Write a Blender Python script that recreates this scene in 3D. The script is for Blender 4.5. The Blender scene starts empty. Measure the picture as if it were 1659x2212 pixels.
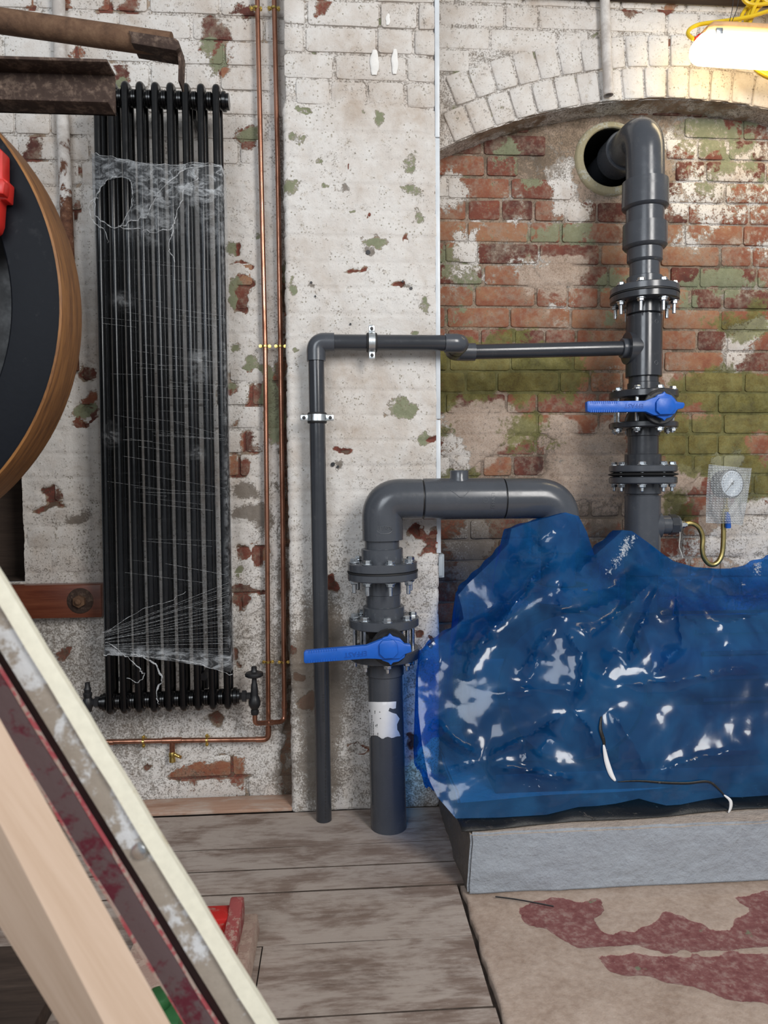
import bpy, bmesh, math, random
import numpy as np
from mathutils import Vector, Matrix
from mathutils.geometry import delaunay_2d_cdt

# ------------------------------------------------------------------ camera, light, exposure
SC = bpy.context.scene
COL = SC.collection
FPX, IW, IH = 1534.0, 1659, 2212
CAM_H = 1.10
_a, _b, _r = math.radians(3.9), math.radians(2.8), math.radians(0.4)
FW = np.array([math.sin(_a)*math.cos(_b), math.cos(_a)*math.cos(_b), -math.sin(_b)])
_r0 = np.array([math.cos(_a), -math.sin(_a), 0.0]); _u0 = np.cross(_r0, FW)
RT = math.cos(_r)*_r0 - math.sin(_r)*_u0
UP = math.cos(_r)*_u0 + math.sin(_r)*_r0
ORG = np.array([0, 0, CAM_H])

cam_d = bpy.data.cameras.new('camera'); cam = bpy.data.objects.new('camera', cam_d); COL.objects.link(cam)
cam_d.sensor_fit = 'VERTICAL'; cam_d.sensor_height = 36.0; cam_d.lens = FPX/IH*36.0
cam_d.clip_start = 0.05; cam_d.clip_end = 60
cam.matrix_world = Matrix(((RT[0], UP[0], -FW[0], 0), (RT[1], UP[1], -FW[1], 0), (RT[2], UP[2], -FW[2], CAM_H), (0, 0, 0, 1)))
cam_d.dof.use_dof = True; cam_d.dof.focus_distance = 2.25; cam_d.dof.aperture_fstop = 5.0
SC.camera = cam

world = bpy.data.worlds.new('world'); SC.world = world; world.use_nodes = True
world.node_tree.nodes['Background'].inputs[0].default_value = (0.90, 0.95, 1.0, 1)
world.node_tree.nodes['Background'].inputs[1].default_value = 0.34

def area(name, loc, target, sx, sy, power, col):
    d = bpy.data.lights.new(name, 'AREA'); d.shape = 'RECTANGLE'; d.size = sx; d.size_y = sy
    d.energy = power; d.color = col
    o = bpy.data.objects.new(name, d); COL.objects.link(o); o.location = loc
    o.rotation_euler = (Vector(target)-Vector(loc)).to_track_quat('-Z', 'Y').to_euler()
    return o
area('window_light_right', (1.9, -1.4, 2.9), (0.1, 2.3, 0.9), 1.1, 1.9, 125, (1.0, 0.97, 0.93))
area('window_light_left', (-1.5, -2.2, 2.7), (-0.2, 2.3, 1.1), 2.0, 1.8, 85, (0.88, 0.94, 1.0))

SC.view_settings.view_transform = 'Standard'; SC.view_settings.look = 'None'
SC.view_settings.gamma = 1.0; SC.view_settings.use_curve_mapping = False
SC.view_settings.exposure = 0.0

# ------------------------------------------------------------------ pixel <-> place
def ray(px, py): return FW + RT*(px-IW/2)/FPX - UP*(py-IH/2)/FPX
def P(px, py, Y):
    d = ray(px, py); return ORG + d*(Y/d[1])
def FL(px, py, z=0.0):
    d = ray(px, py); return ORG + d*((z-CAM_H)/d[2])
def PXX(px, py, X):
    d = ray(px, py); return ORG + d*(X/d[0])
def PROJ(pts):
    d = np.asarray(pts, float)-ORG; z = d@FW
    return IW/2+FPX*(d@RT)/z, IH/2-FPX*(d@UP)/z
def S(px, py, Y):                                     # pixels per metre at that place
    return FPX/float((P(px, py, Y)-ORG)@FW)
YP, YL, YA, YN = 2.31, 2.42, 2.53, 2.63               # pier front, left wall, arch face, niche wall
YS, YM, YR = 2.245, 2.185, 2.40                       # small pipe, suction main, discharge main
rng = np.random.default_rng(7); random.seed(7)

# ------------------------------------------------------------------ numpy noise
def _hash(ix, iy, seed):
    h = (ix.astype(np.int64)*374761393 + iy.astype(np.int64)*668265263 + seed*1442695040888963) & 0xffffffff
    h = ((h ^ (h >> 13))*1274126177) & 0xffffffff
    return ((h ^ (h >> 16)) & 0xffff)/65535.0
def vnoise(x, y, seed=0):
    ix = np.floor(x); iy = np.floor(y); fx = x-ix; fy = y-iy
    fx = fx*fx*(3-2*fx); fy = fy*fy*(3-2*fy)
    a = _hash(ix, iy, seed); b = _hash(ix+1, iy, seed); c = _hash(ix, iy+1, seed); d = _hash(ix+1, iy+1, seed)
    return (a*(1-fx)+b*fx)*(1-fy)+(c*(1-fx)+d*fx)*fy
def fbm(x, y, seed=0, oct=4):
    s = 0; amp = 1; tot = 0
    for o in range(oct):
        s = s+amp*vnoise(x*2**o, y*2**o, seed+o*17); tot += amp; amp *= 0.55
    return s/tot

# ------------------------------------------------------------------ mesh builder
ROOTLOC = {}
def sstep(a, b, x):
    t = np.clip((x-a)/(b-a), 0, 1); return t*t*(3-2*t)
class MB:
    def __init__(s): s.v = []; s.f = []
    def add(s, vs, fs):
        n = len(s.v); s.v += [tuple(map(float, v)) for v in vs]; s.f += [tuple(i+n for i in f) for f in fs]; return s
    def box(s, x0, x1, y0, y1, z0, z1):
        return s.add([(x0,y0,z0),(x1,y0,z0),(x1,y1,z0),(x0,y1,z0),(x0,y0,z1),(x1,y0,z1),(x1,y1,z1),(x0,y1,z1)],
                     [(0,3,2,1),(4,5,6,7),(0,1,5,4),(1,2,6,5),(2,3,7,6),(3,0,4,7)])
    def hexa(s, lo, hi):                              # two rings of the same count
        n = len(lo)
        return s.add(list(lo)+list(hi), [tuple(reversed(range(n))), tuple(range(n, 2*n))] + [(i,(i+1)%n,n+(i+1)%n,n+i) for i in range(n)])
    def lathe(s, p0, p1, prof, seg=32, caps=True, ang=0.0):   # prof: (t along p0->p1 in metres, radius)
        p0 = np.array(p0, float); p1 = np.array(p1, float); ax = p1-p0; ax /= np.linalg.norm(ax)
        ref = np.array([0, 1.0, 0]) if abs(ax[1]) < 0.9 else np.array([1.0, 0, 0])
        u = np.cross(ref, ax); u /= np.linalg.norm(u); w = np.cross(ax, u)
        vs = []; fs = []
        for t, r in prof:
            for k in range(seg):
                a = ang+2*math.pi*k/seg
                vs.append(p0+ax*t+(u*math.cos(a)+w*math.sin(a))*r)
        for i in range(len(prof)-1):
            for k in range(seg):
                k2 = (k+1) % seg
                fs.append((i*seg+k, i*seg+k2, (i+1)*seg+k2, (i+1)*seg+k))
        if caps:
            fs.append(tuple(reversed(range(seg)))); m = (len(prof)-1)*seg; fs.append(tuple(range(m, m+seg)))
        return s.add(vs, fs)
    def cyl(s, p0, p1, r, seg=24, r1=None, bev=0.0):
        L = float(np.linalg.norm(np.array(p1, float)-np.array(p0, float))); r1 = r if r1 is None else r1
        pr = [(0, r), (L, r1)] if not bev else [(0, r-bev), (bev, r), (L-bev, r1), (L, r1-bev)]
        return s.lathe(p0, p1, pr, seg)
    def tube(s, path, r, seg=16, caps=True, closed=False, flat=1.0):
        p = [np.array(q, float) for q in path]; n = len(p)
        rr = r if hasattr(r, '__len__') else [r]*n
        T = []
        for i in range(n):
            a = p[(i-1) % n] if (closed or i > 0) else p[i]; b = p[(i+1) % n] if (closed or i < n-1) else p[i]
            t = b-a; T.append(t/(np.linalg.norm(t)+1e-12))
        ref = np.array([0, 1.0, 0]) if abs(T[0][1]) < 0.9 else np.array([1.0, 0, 0])
        u = np.cross(ref, T[0]); u /= np.linalg.norm(u)
        vs = []; fs = []
        for i in range(n):
            u = u-T[i]*(u@T[i]); u /= np.linalg.norm(u); w = np.cross(T[i], u)
            for k in range(seg):
                a = 2*math.pi*k/seg
                vs.append(p[i]+(u*math.cos(a)+w*math.sin(a)*flat)*rr[i])
        m = n if closed else n-1
        for i in range(m):
            j = (i+1) % n
            for k in range(seg):
                k2 = (k+1) % seg; fs.append((i*seg+k, i*seg+k2, j*seg+k2, j*seg+k))
        if caps and not closed:
            fs.append(tuple(reversed(range(seg)))); fs.append(tuple(range((n-1)*seg, n*seg)))
        return s.add(vs, fs)
    def sphere(s, c, r, seg=16, rings=8, sz=1.0):
        pr = [(r*sz-r*sz*math.cos(math.pi*(i+0.02)/(rings+0.04)), r*math.sin(math.pi*(i+0.02)/(rings+0.04))) for i in range(rings+1)]
        c = np.array(c, float); return s.lathe(c-np.array([0,0,r*sz]), c+np.array([0,0,r*sz]), pr, seg)
    def prism(s, poly, y0, y1):                       # polygon of (x, z), extruded along y
        return s.hexa([(x, y0, z) for x, z in poly], [(x, y1, z) for x, z in poly])
    def mesh(s, name, off=(0,0,0), smooth=True, angle=35, bevel=0.0, bseg=2):
        me = bpy.data.meshes.new(name)
        o = np.array(off, float)
        me.from_pydata([tuple(np.array(v)-o) for v in s.v], [], s.f); 
        bm = bmesh.new(); bm.from_mesh(me)
        bmesh.ops.recalc_face_normals(bm, faces=bm.faces)
        if bevel:
            ed = [e for e in bm.edges if len(e.link_faces) == 2 and e.calc_face_angle(0) > math.radians(30)]
            bmesh.ops.bevel(bm, geom=ed, offset=bevel, segments=bseg, affect='EDGES', profile=0.5, clamp_overlap=True)
        bm.to_mesh(me); bm.free()
        if smooth:
            me.shade_smooth(); me.set_sharp_from_angle(angle=math.radians(angle))
        return me
    def build(s, name, mat, parent=None, loc=None, **k):
        if parent is not None: off = ROOTLOC[parent.name]
        else:
            a = np.array(s.v); off = np.array([(a[:,0].min()+a[:,0].max())/2, (a[:,1].min()+a[:,1].max())/2, a[:,2].min()]) if loc is None else np.array(loc)
        me = s.mesh(name, off, **k); me.materials.append(mat)
        o = bpy.data.objects.new(name, me); COL.objects.link(o)
        if parent is not None: o.parent = parent; ROOTLOC[o.name] = off
        else: o.location = off; ROOTLOC[o.name] = off
        return o
def root(name, loc, label, cat, group=None):
    o = bpy.data.objects.new(name, None); COL.objects.link(o); o.location = loc; o.empty_display_size = 0.05
    ROOTLOC[o.name] = np.array(loc, float)
    return tag(o, label, cat, group)
def tag(o, label=None, cat=None, group=None, kind=None):
    if label: o['label'] = label
    if cat: o['category'] = cat
    if group: o['group'] = group
    if kind: o['kind'] = kind
    return o
def link_mesh(name, me, parent, wloc, rot=None):      # shared mesh data placed at a world spot under parent
    o = bpy.data.objects.new(name, me); COL.objects.link(o); o.parent = parent
    off = ROOTLOC[parent.name]; o.location = np.array(wloc)-off
    if rot is not None: o.rotation_euler = rot
    ROOTLOC[o.name] = off
    return o
def arc(c, r, a0, a1, ex, ez, n=12):
    c = np.array(c, float); ex = np.array(ex, float); ez = np.array(ez, float)
    return [c+r*(math.cos(a0+(a1-a0)*i/n)*ex+math.sin(a0+(a1-a0)*i/n)*ez) for i in range(n+1)]
def fillet(pts, r, n=8):
    pts = [np.array(p, float) for p in pts]; out = [pts[0]]
    rr = r if hasattr(r, '__len__') else [r]*len(pts)
    for i in range(1, len(pts)-1):
        a, b, c = pts[i-1], pts[i], pts[i+1]; u = a-b; w = c-b
        lu, lw = np.linalg.norm(u), np.linalg.norm(w); u /= lu; w /= lw
        ang = math.acos(max(-1, min(1, u@w))); t = min(rr[i]/math.tan(ang/2), lu*.49, lw*.49)
        p0 = b+u*t; p1 = b+w*t
        for k in range(n+1):
            s_ = k/n; out.append((1-s_)**2*p0+2*s_*(1-s_)*b+s_**2*p1)
    out.append(pts[-1]); return out
def pxpath(lst, Y): return [P(x, y, Y) for x, y in lst]
def smooth_path(pts, sub=6):
    p = [np.array(q, float) for q in pts]; out = []
    for i in range(len(p)-1):
        a = p[max(i-1, 0)]; b = p[i]; c = p[i+1]; d = p[min(i+2, len(p)-1)]
        for k in range(sub):
            t = k/sub
            out.append(0.5*((2*b)+(-a+c)*t+(2*a-5*b+4*c-d)*t*t+(-a+3*b-3*c+d)*t**3))
    out.append(p[-1]); return out

# ------------------------------------------------------------------ materials
class NT:
    def __init__(s, name):
        s.m = bpy.data.materials.new(name); s.m.use_nodes = True; s.t = s.m.node_tree; s.n = s.t.nodes; s.l = s.t.links
        s.n.clear(); s.out = s.n.new('ShaderNodeOutputMaterial')
    def new(s, ty, **k):
        n = s.n.new(ty)
        for a, b in k.items(): setattr(n, a, b)
        return n
    def put(s, sock, v):
        if hasattr(v, 'is_linked') or isinstance(v, bpy.types.NodeSocket): s.l.new(v, sock)
        elif isinstance(v, (tuple, list)) and len(v) == 3 and sock.type == 'RGBA': sock.default_value = (*v, 1)
        else: sock.default_value = v
    def pos(s): return s.new('ShaderNodeNewGeometry').outputs['Position']
    def obj(s): return s.new('ShaderNodeTexCoord').outputs['Object']
    def mapv(s, vec, scale=(1,1,1), loc=(0,0,0), rot=(0,0,0)):
        n = s.new('ShaderNodeMapping'); s.put(n.inputs[0], vec); n.inputs['Scale'].default_value = scale
        n.inputs['Location'].default_value = loc; n.inputs['Rotation'].default_value = rot; return n.outputs[0]
    def noise(s, vec, scale, detail=4, rough=.55, dist=0.0):
        n = s.new('ShaderNodeTexNoise'); s.put(n.inputs['Vector'], vec); n.inputs['Scale'].default_value = scale
        n.inputs['Detail'].default_value = detail; n.inputs['Roughness'].default_value = rough; n.inputs['Distortion'].default_value = dist
        return n.outputs['Fac']
    def voro(s, vec, scale, feature='F1', out='Distance'):
        n = s.new('ShaderNodeTexVoronoi', feature=feature); s.put(n.inputs['Vector'], vec); n.inputs['Scale'].default_value = scale
        return n.outputs[out]
    def ma(s, op, a, b=0.0, c=0.0):
        n = s.new('ShaderNodeMath', operation=op); s.put(n.inputs[0], a); s.put(n.inputs[1], b); s.put(n.inputs[2], c); return n.outputs[0]
    def step(s, x, lo, hi, a=0.0, b=1.0):
        n = s.new('ShaderNodeMapRange', interpolation_type='SMOOTHSTEP'); s.put(n.inputs[0], x)
        n.inputs[1].default_value = lo; n.inputs[2].default_value = hi; n.inputs[3].default_value = a; n.inputs[4].default_value = b; return n.outputs[0]
    def mix(s, f, a, b):
        n = s.new('ShaderNodeMix', data_type='RGBA'); s.put(n.inputs[0], f); s.put(n.inputs[6], a); s.put(n.inputs[7], b); return n.outputs[2]
    def ramp(s, f, stops):
        n = s.new('ShaderNodeValToRGB'); s.put(n.inputs[0], f); e = n.color_ramp.elements
        while len(e) < len(stops): e.new(0.5)
        for i, (p, c) in enumerate(stops): e[i].position = p; e[i].color = (*c, 1)
        return n.outputs[0]
    def attr(s, name):
        n = s.new('ShaderNodeAttribute'); n.attribute_name = name; return n
    def bump(s, h, strength=.3, dist=.01, nrm=None):
        n = s.new('ShaderNodeBump'); s.put(n.inputs['Height'], h); n.inputs['Strength'].default_value = strength; n.inputs['Distance'].default_value = dist
        if nrm is not None: s.l.new(nrm, n.inputs['Normal'])
        return n.outputs[0]
    def bsdf(s, col, rough=.6, metal=0.0, nrm=None, spec=.5, **k):
        n = s.new('ShaderNodeBsdfPrincipled'); s.put(n.inputs['Base Color'], col); s.put(n.inputs['Roughness'], rough); s.put(n.inputs['Metallic'], metal)
        n.inputs['Specular IOR Level'].default_value = spec
        if nrm is not None: s.l.new(nrm, n.inputs['Normal'])
        for a, b in k.items(): s.put(n.inputs[a.replace('_', ' ')], b)
        return n.outputs[0]
    def done(s, sh): s.l.new(sh, s.out.inputs[0]); return s.m

def mat_simple(name, col, rough=.5, metal=0.0, var=.12, scale=20, bump=0.0, dust=None, spec=.5, coat=0.0):
    t = NT(name); p = t.pos(); n = t.noise(p, scale, 5, .6)
    c2 = tuple(min(1, c*(1+var)) for c in col); c1 = tuple(c*(1-var) for c in col)
    c = t.mix(t.step(n, .3, .7), c1, c2)
    if dust: c = t.mix(t.step(t.noise(p, scale*2.3, 7, .7), dust[1], dust[1]+.12, 0, dust[2] if len(dust) > 2 else .8), c, dust[0])
    nr = t.bump(t.noise(p, scale*6, 4, .6), bump, .004) if bump else None
    return t.done(t.bsdf(c, t.step(t.noise(p, scale*1.7, 4, .6), .3, .7, rough*.85, min(1, rough*1.2)), metal, nr, spec, Coat_Weight=coat))

def mat_wall(name, kind):
    """old limewashed brickwork: cov = (white, green, moss, grime), cem = cement render"""
    t = NT(name); p = t.pos()
    a = t.attr('cov'); sp = t.new('ShaderNodeSeparateColor'); t.l.new(a.outputs['Color'], sp.inputs[0])
    W, G, M = sp.outputs[0], sp.outputs[1], sp.outputs[2]; D = a.outputs['Alpha']
    cem = t.attr('cem').outputs['Fac']
    n1 = t.noise(p, 8, 10, .66, .6); n2 = t.noise(t.mapv(p, loc=(3, 7, 1)), 15, 8, .65, .4)
    n3 = t.noise(t.mapv(p, loc=(9, 2, 5)), 48, 6, .68); n4 = t.noise(p, 170, 5, .75)
    nl = t.noise(t.mapv(p, loc=(1, 4, 2)), 2.6, 4, .55)
    if kind == 'brick':
        rnd = t.new('ShaderNodeObjectInfo').outputs['Random']
        f = t.ma('ADD', t.ma('MULTIPLY', rnd, .55), t.ma('MULTIPLY', n2, .75))
        base = t.ramp(f, [(.22, (.060, .030, .027)), (.42, (.135, .047, .036)), (.58, (.20, .066, .045)), (.75, (.265, .098, .058)), (.95, (.34, .175, .10))])
        base = t.mix(t.step(t.ma('ADD', t.ma('MULTIPLY', n3, .5), t.ma('MULTIPLY', n1, .5)), .43, .60, 0, .58), base, t.mix(n2, (.25, .205, .15), (.42, .34, .27)))
    else:
        base = t.ramp(t.ma('ADD', t.ma('MULTIPLY', n2, .7), t.ma('MULTIPLY', n4, .3)),
                      [(.3, (.10, .075, .055)), (.48, (.30, .225, .165)), (.7, (.46, .36, .28))])
        red = t.attr('red').outputs['Fac']
        rf = t.step(t.ma('ADD', red, t.ma('MULTIPLY', t.ma('SUBTRACT', n3, .5), 1.4)), .30, .55)
        base = t.mix(rf, base, t.ramp(n2, [(.3, (.09, .035, .028)), (.5, (.20, .062, .045)), (.7, (.30, .12, .085))]))
    base = t.mix(t.step(n4, .55, .72, 0, .45), base, (.10, .06, .045))
    # green paint remnants
    gf = t.step(t.ma('ADD', G, t.ma('MULTIPLY', t.ma('SUBTRACT', t.ma('ADD', t.ma('MULTIPLY', n2, .7), t.ma('MULTIPLY', n3, .3)), .5), 1.9)), .44, .56)
    c = t.mix(t.ma('MULTIPLY', gf, .82), base, t.mix(n3, (.15, .185, .105), (.30, .33, .215)))
    # cement render
    cf = t.step(t.ma('ADD', cem, t.ma('MULTIPLY', t.ma('SUBTRACT', n2, .5), 1.1)), .42, .54)
    ccol = t.ramp(t.ma('ADD', t.ma('MULTIPLY', n4, .62), t.ma('MULTIPLY', n1, .38)), [(.30, (.14, .095, .07)), (.45, (.36, .27, .21)), (.60, (.52, .42, .35)), (.75, (.62, .54, .47))])
    c = t.mix(cf, c, ccol)
    # limewash
    wsum = t.ma('ADD', t.ma('MULTIPLY', n1, .42), t.ma('ADD', t.ma('MULTIPLY', n3, .36), t.ma('MULTIPLY', n4, .22)))
    wv = t.ma('ADD', W, t.ma('MULTIPLY', t.ma('SUBTRACT', wsum, .5), 2.5))
    wf = t.step(wv, .455, .515)
    wcol = t.ramp(t.ma('ADD', t.ma('MULTIPLY', nl, .55), t.ma('MULTIPLY', n2, .45)),
                  [(.30, (.47, .385, .315)), (.42, (.61, .555, .505)), (.53, (.70, .665, .63)), (.70, (.79, .775, .75))])
    wcol = t.mix(t.step(n3, .56, .70, 0, .45), wcol, (.50, .43, .34))
    c = t.mix(wf, c, wcol)
    edge = t.ma('MULTIPLY', t.step(wv, .39, .455), t.ma('SUBTRACT', 1.0, wf))
    c = t.mix(t.ma('MULTIPLY', edge, .55), c, (.52, .44, .36))
    # pits and stipple
    vor = t.voro(t.mapv(p, loc=(2, 2, 2)), 85)
    pit = t.ma('MULTIPLY', t.step(vor, .30, .16), t.step(n2, .50, .60))
    c = t.mix(t.ma('MULTIPLY', pit, .7), c, (.20, .17, .11))
    # grime: granular dark speckle, denser where D is high
    dn = t.ma('ADD', t.ma('MULTIPLY', n4, .6), t.ma('ADD', t.ma('MULTIPLY', n3, .25), t.ma('MULTIPLY', n1, .15)))
    df = t.step(t.ma('ADD', dn, t.ma('MULTIPLY', D, .30)), .575, .70)
    c = t.mix(t.ma('MULTIPLY', df, .80), c, t.mix(n2, (.07, .055, .04), (.20, .155, .115)))
    # moss
    mf = t.step(t.ma('ADD', M, t.ma('MULTIPLY', t.ma('SUBTRACT', t.ma('ADD', t.ma('MULTIPLY', n1, .5), t.ma('MULTIPLY', n3, .5)), .5), 2.0)), .40, .62)
    mcol = t.ramp(t.ma('ADD', t.ma('MULTIPLY', n2, .6), t.ma('MULTIPLY', n4, .4)), [(.33, (.055, .052, .016)), (.46, (.125, .128, .034)), (.58, (.20, .20, .060)), (.70, (.31, .295, .135))])
    c = t.mix(t.ma('MULTIPLY', mf, .80), c, mcol)
    h = t.ma('ADD', t.ma('MULTIPLY', wf, .5), t.ma('ADD', t.ma('MULTIPLY', n4, .55), t.ma('ADD', t.ma('MULTIPLY', n3, .8), t.ma('MULTIPLY', df, -.35))))
    return t.done(t.bsdf(c, .88, 0, t.bump(h, .75, .006), .25))

M_BRICK = mat_wall('old_brick', 'brick'); M_WALL = mat_wall('old_plaster', 'mortar')

def mat_pvc(name, col=(.060, .066, .078), rough=.25):
    t = NT(name); p = t.pos(); n = t.noise(p, 9, 5, .6); n2 = t.noise(p, 34, 7, .7)
    c = t.mix(t.step(n, .3, .7), tuple(v*.93 for v in col), tuple(v*1.1 for v in col))
    c = t.mix(t.step(n2, .60, .80, 0, .14), c, (.30, .28, .26))
    return t.done(t.bsdf(c, t.step(n2, .4, .75, rough*.85, rough*1.3), 0, t.bump(n, .03, .004), .5))
M_PVC = mat_pvc('grey_pvc'); M_PVCD = mat_pvc('dark_grey_pvc', (.035, .038, .045), .2); M_BLACKP = mat_pvc('black_plastic', (.012, .012, .013), .42)
M_ZINC = mat_simple('zinc_plated_steel', (.62, .66, .70), .28, 1.0, .12, 60)
M_ZINCP = mat_simple('bright_clip_steel', (.70, .74, .76), .32, 1.0, .08, 60)
M_RUBBER = mat_simple('black_rubber', (.015, .015, .016), .6)
M_BLUE = mat_simple('blue_handle_plastic', (.006, .105, .50), .40, 0, .06, 30, .05)
M_BLUEL = mat_simple('blue_handle_relief', (.004, .070, .36), .40)
M_BLUED = mat_simple('blue_tap_plastic', (.01, .12, .55), .4)
M_BLKPAINT = mat_simple('gloss_black_paint', (.0030, .0030, .0036), .23, 0, .1, 20)
M_BLKIRON = mat_simple('satin_black_iron', (.016, .016, .018), .42, .1, .2, 40)
def mat_copper():
    t = NT('copper'); p = t.pos(); n = t.noise(t.mapv(p, scale=(1, 1, .5)), 22, 6, .65)
    c = t.ramp(n, [(.3, (.22, .095, .060)), (.5, (.42, .20, .13)), (.7, (.54, .29, .21))])
    return t.done(t.bsdf(c, t.step(n, .3, .7, .40, .24), .92, t.bump(t.noise(p, 90, 3), .04, .002)))
M_COPPER = mat_copper(); M_BRASS = mat_simple('brass', (.62, .46, .15), .30, 1.0, .18, 60)
M_SIPHON = mat_simple('dull_brass_tube', (.52, .42, .17), .33, 1.0, .12, 30)
def mat_rust(name, a, b, c_, sc=26):
    t = NT(name); p = t.pos(); n = t.noise(p, sc, 9, .7, .4); n2 = t.noise(p, sc*4, 6, .7)
    c = t.ramp(t.ma('ADD', t.ma('MULTIPLY', n, .65), t.ma('MULTIPLY', n2, .35)), [(.34, a), (.5, b), (.66, c_)])
    return t.done(t.bsdf(c, .82, .0, t.bump(n2, .45, .004), .3))
M_RUST = mat_rust('rusty_steel', (.036, .021, .016), (.050, .031, .024), (.20, .14, .105))
M_RUSTT = mat_rust('brown_rust_tube', (.055, .030, .019), (.125, .068, .040), (.19, .112, .066), 14)
M_OLDPIPE = None
def mat_oldpipe():
    t = NT('flaking_painted_pipe'); p = t.pos(); n = t.noise(p, 14, 9, .7, .4); n2 = t.noise(p, 60, 6, .7)
    sz = t.new('ShaderNodeSeparateXYZ'); t.l.new(t.obj(), sz.inputs[0])
    f = t.step(t.ma('ADD', sz.outputs[2], t.ma('MULTIPLY', t.ma('SUBTRACT', n, .5), 1.1)), -.12, -.04)
    rust = t.ramp(n2, [(.35, (.07, .028, .017)), (.6, (.17, .075, .042)), (.75, (.42, .34, .26))])
    c = t.mix(f, rust, t.mix(t.step(n, .4, .65), (.45, .41, .38), (.66, .63, .60)))
    return t.done(t.bsdf(c, .75, 0, t.bump(t.ma('ADD', f, n2), .5, .003), .3))
M_OLDPIPE = mat_oldpipe()
def mat_wood(name, cols, scale=(1.6, 24, 24), rough=.6, dust=None, coat=0.0, bump=.15, rot=0.0):
    t = NT(name); o = t.pos()
    rnd = t.new('ShaderNodeObjectInfo').outputs['Random']
    cmb = t.new('ShaderNodeCombineXYZ'); t.l.new(t.ma('MULTIPLY', rnd, 13.0), cmb.inputs[0]); t.l.new(t.ma('MULTIPLY', rnd, 7.0), cmb.inputs[2])
    va = t.new('ShaderNodeVectorMath', operation='ADD'); t.l.new(o, va.inputs[0]); t.l.new(cmb.outputs[0], va.inputs[1])
    vr_ = t.mapv(va.outputs[0], rot=(0, rot, 0)) if rot else va.outputs[0]
    n = t.noise(t.mapv(vr_, scale=scale), 1.6, 8, .65, 1.1)
    n2 = t.noise(t.mapv(vr_, scale=(scale[0]*2, scale[1]*5, scale[2]*5)), 2.0, 5, .7)
    c = t.ramp(t.ma('ADD', t.ma('MULTIPLY', n, .62), t.ma('ADD', t.ma('MULTIPLY', n2, .28), t.ma('MULTIPLY', rnd, .12))), [(.32, cols[0]), (.5, cols[1]), (.68, cols[2])])
    if dust:
        dn = t.noise(t.mapv(o, scale=(.75, 1.7, 1)), 5.5, 8, .62, .8); dn2 = t.noise(t.mapv(o, scale=(.45, 2.2, 1)), 34, 6, .7)
        df = t.step(t.ma('ADD', t.ma('MULTIPLY', dn, .62), t.ma('MULTIPLY', dn2, .38)), dust[1]-.09, dust[1]+.09, dust[2] if len(dust) > 2 else .0, .88)
        c = t.mix(df, c, dust[0])
        sp = t.noise(o, 260, 2, .5); c = t.mix(t.step(sp, .70, .76, 0, .7), c, (.62, .56, .50))
    return t.done(t.bsdf(c, rough, 0, t.bump(t.ma('ADD', n, n2), bump, .004), .35, Coat_Weight=coat, Coat_Roughness=.25))
M_PLANK = mat_wood('dusty_floorboard', [(.085, .05, .035), (.16, .105, .08), (.25, .185, .15)], (1.4, 16, 16), .8, ((.44, .375, .33), .485, .15))
M_SKIRT = mat_wood('pale_pink_timber', [(.30, .17, .115), (.43, .27, .195), (.52, .36, .28)], (2, 20, 30), .75, ((.48, .39, .33), .56))
M_VARN = mat_wood('varnished_red_timber', [(.055, .014, .008), (.125, .033, .017), (.19, .06, .03)], (1.5, 10, 20), .32, None, .4)
M_DARKW = mat_wood('dark_timber_and_shade', [(.022, .014, .011), (.045, .03, .023), (.08, .055, .042)], (1.4, 14, 14), .8)  # real dark timber, and the added boards whose colour stands in for floor shade
M_PINE = mat_wood('planed_pine', [(.47, .335, .24), (.545, .405, .305), (.59, .455, .36)], (1.0, 9, 14), .6, None, 0, .05, math.radians(-60.8))
M_TREAD = mat_wood('worn_brown_rim', [(.085, .034, .014), (.26, .115, .035), (.40, .20, .065)], (7, 40, 3.5), .5)
def mat_tworoad(name, base, patch, thr, sc, rough=.6, bump=.2, metal=0, spec=.4):
    t = NT(name); p = t.pos(); n = t.noise(p, sc, 8, .65, .5); n2 = t.noise(p, sc*6, 5, .65)
    f = t.step(t.ma('ADD', t.ma('MULTIPLY', n, .7), t.ma('MULTIPLY', n2, .3)), thr-.04, thr+.05)
    c = t.mix(f, t.mix(n2, tuple(v*.82 for v in base), tuple(min(1, v*1.15) for v in base)), patch)
    return t.done(t.bsdf(c, rough, metal, t.bump(t.ma('ADD', f, n2), bump, .003), spec))
M_CREAM = mat_tworoad('cream_paint', (.72, .70, .58), (.56, .50, .36), .64, 14, .55, .1)
M_GALV = mat_tworoad('weathered_galvanised', (.30, .265, .225), (.55, .57, .59), .53, 16, .55, .3)
M_MAROON = mat_tworoad('worn_maroon_paint', (.115, .020, .038), (.12, .088, .098), .45, 17, .42, .2)
M_SLOT = mat_simple('dark_slot', (.022, .008, .009), .55, 0, .3, 10)
M_PINKE = mat_tworoad('chipped_pink_edge', (.42, .09, .11), (.45, .36, .32), .5, 24, .6, .3)
M_RED = mat_tworoad('dusty_red_paint', (.46, .016, .014), (.36, .15, .12), .56, 26, .42, .2)
M_REDP = mat_simple('red_paint', (.52, .022, .016), .40, 0, .15, 12)
M_REDDUST = mat_tworoad('red_paint_under_dust', (.28, .060, .058), (.36, .22, .18), .53, 40, .7, .2)
M_GREENP = mat_simple('green_paint', (.02, .10, .03), .45)
M_DUSTB = mat_tworoad('dust_covered_block', (.36, .245, .20), (.43, .32, .26), .5, 30, .65, .35)
M_WHEELF = mat_tworoad('black_wheel_face', (.0045, .0055, .0085), (.014, .015, .018), .60, 9, .5, .12, 0, .12)
M_WHEELI = mat_simple('deep_black_iron', (.004, .004, .005), .55)
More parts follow.
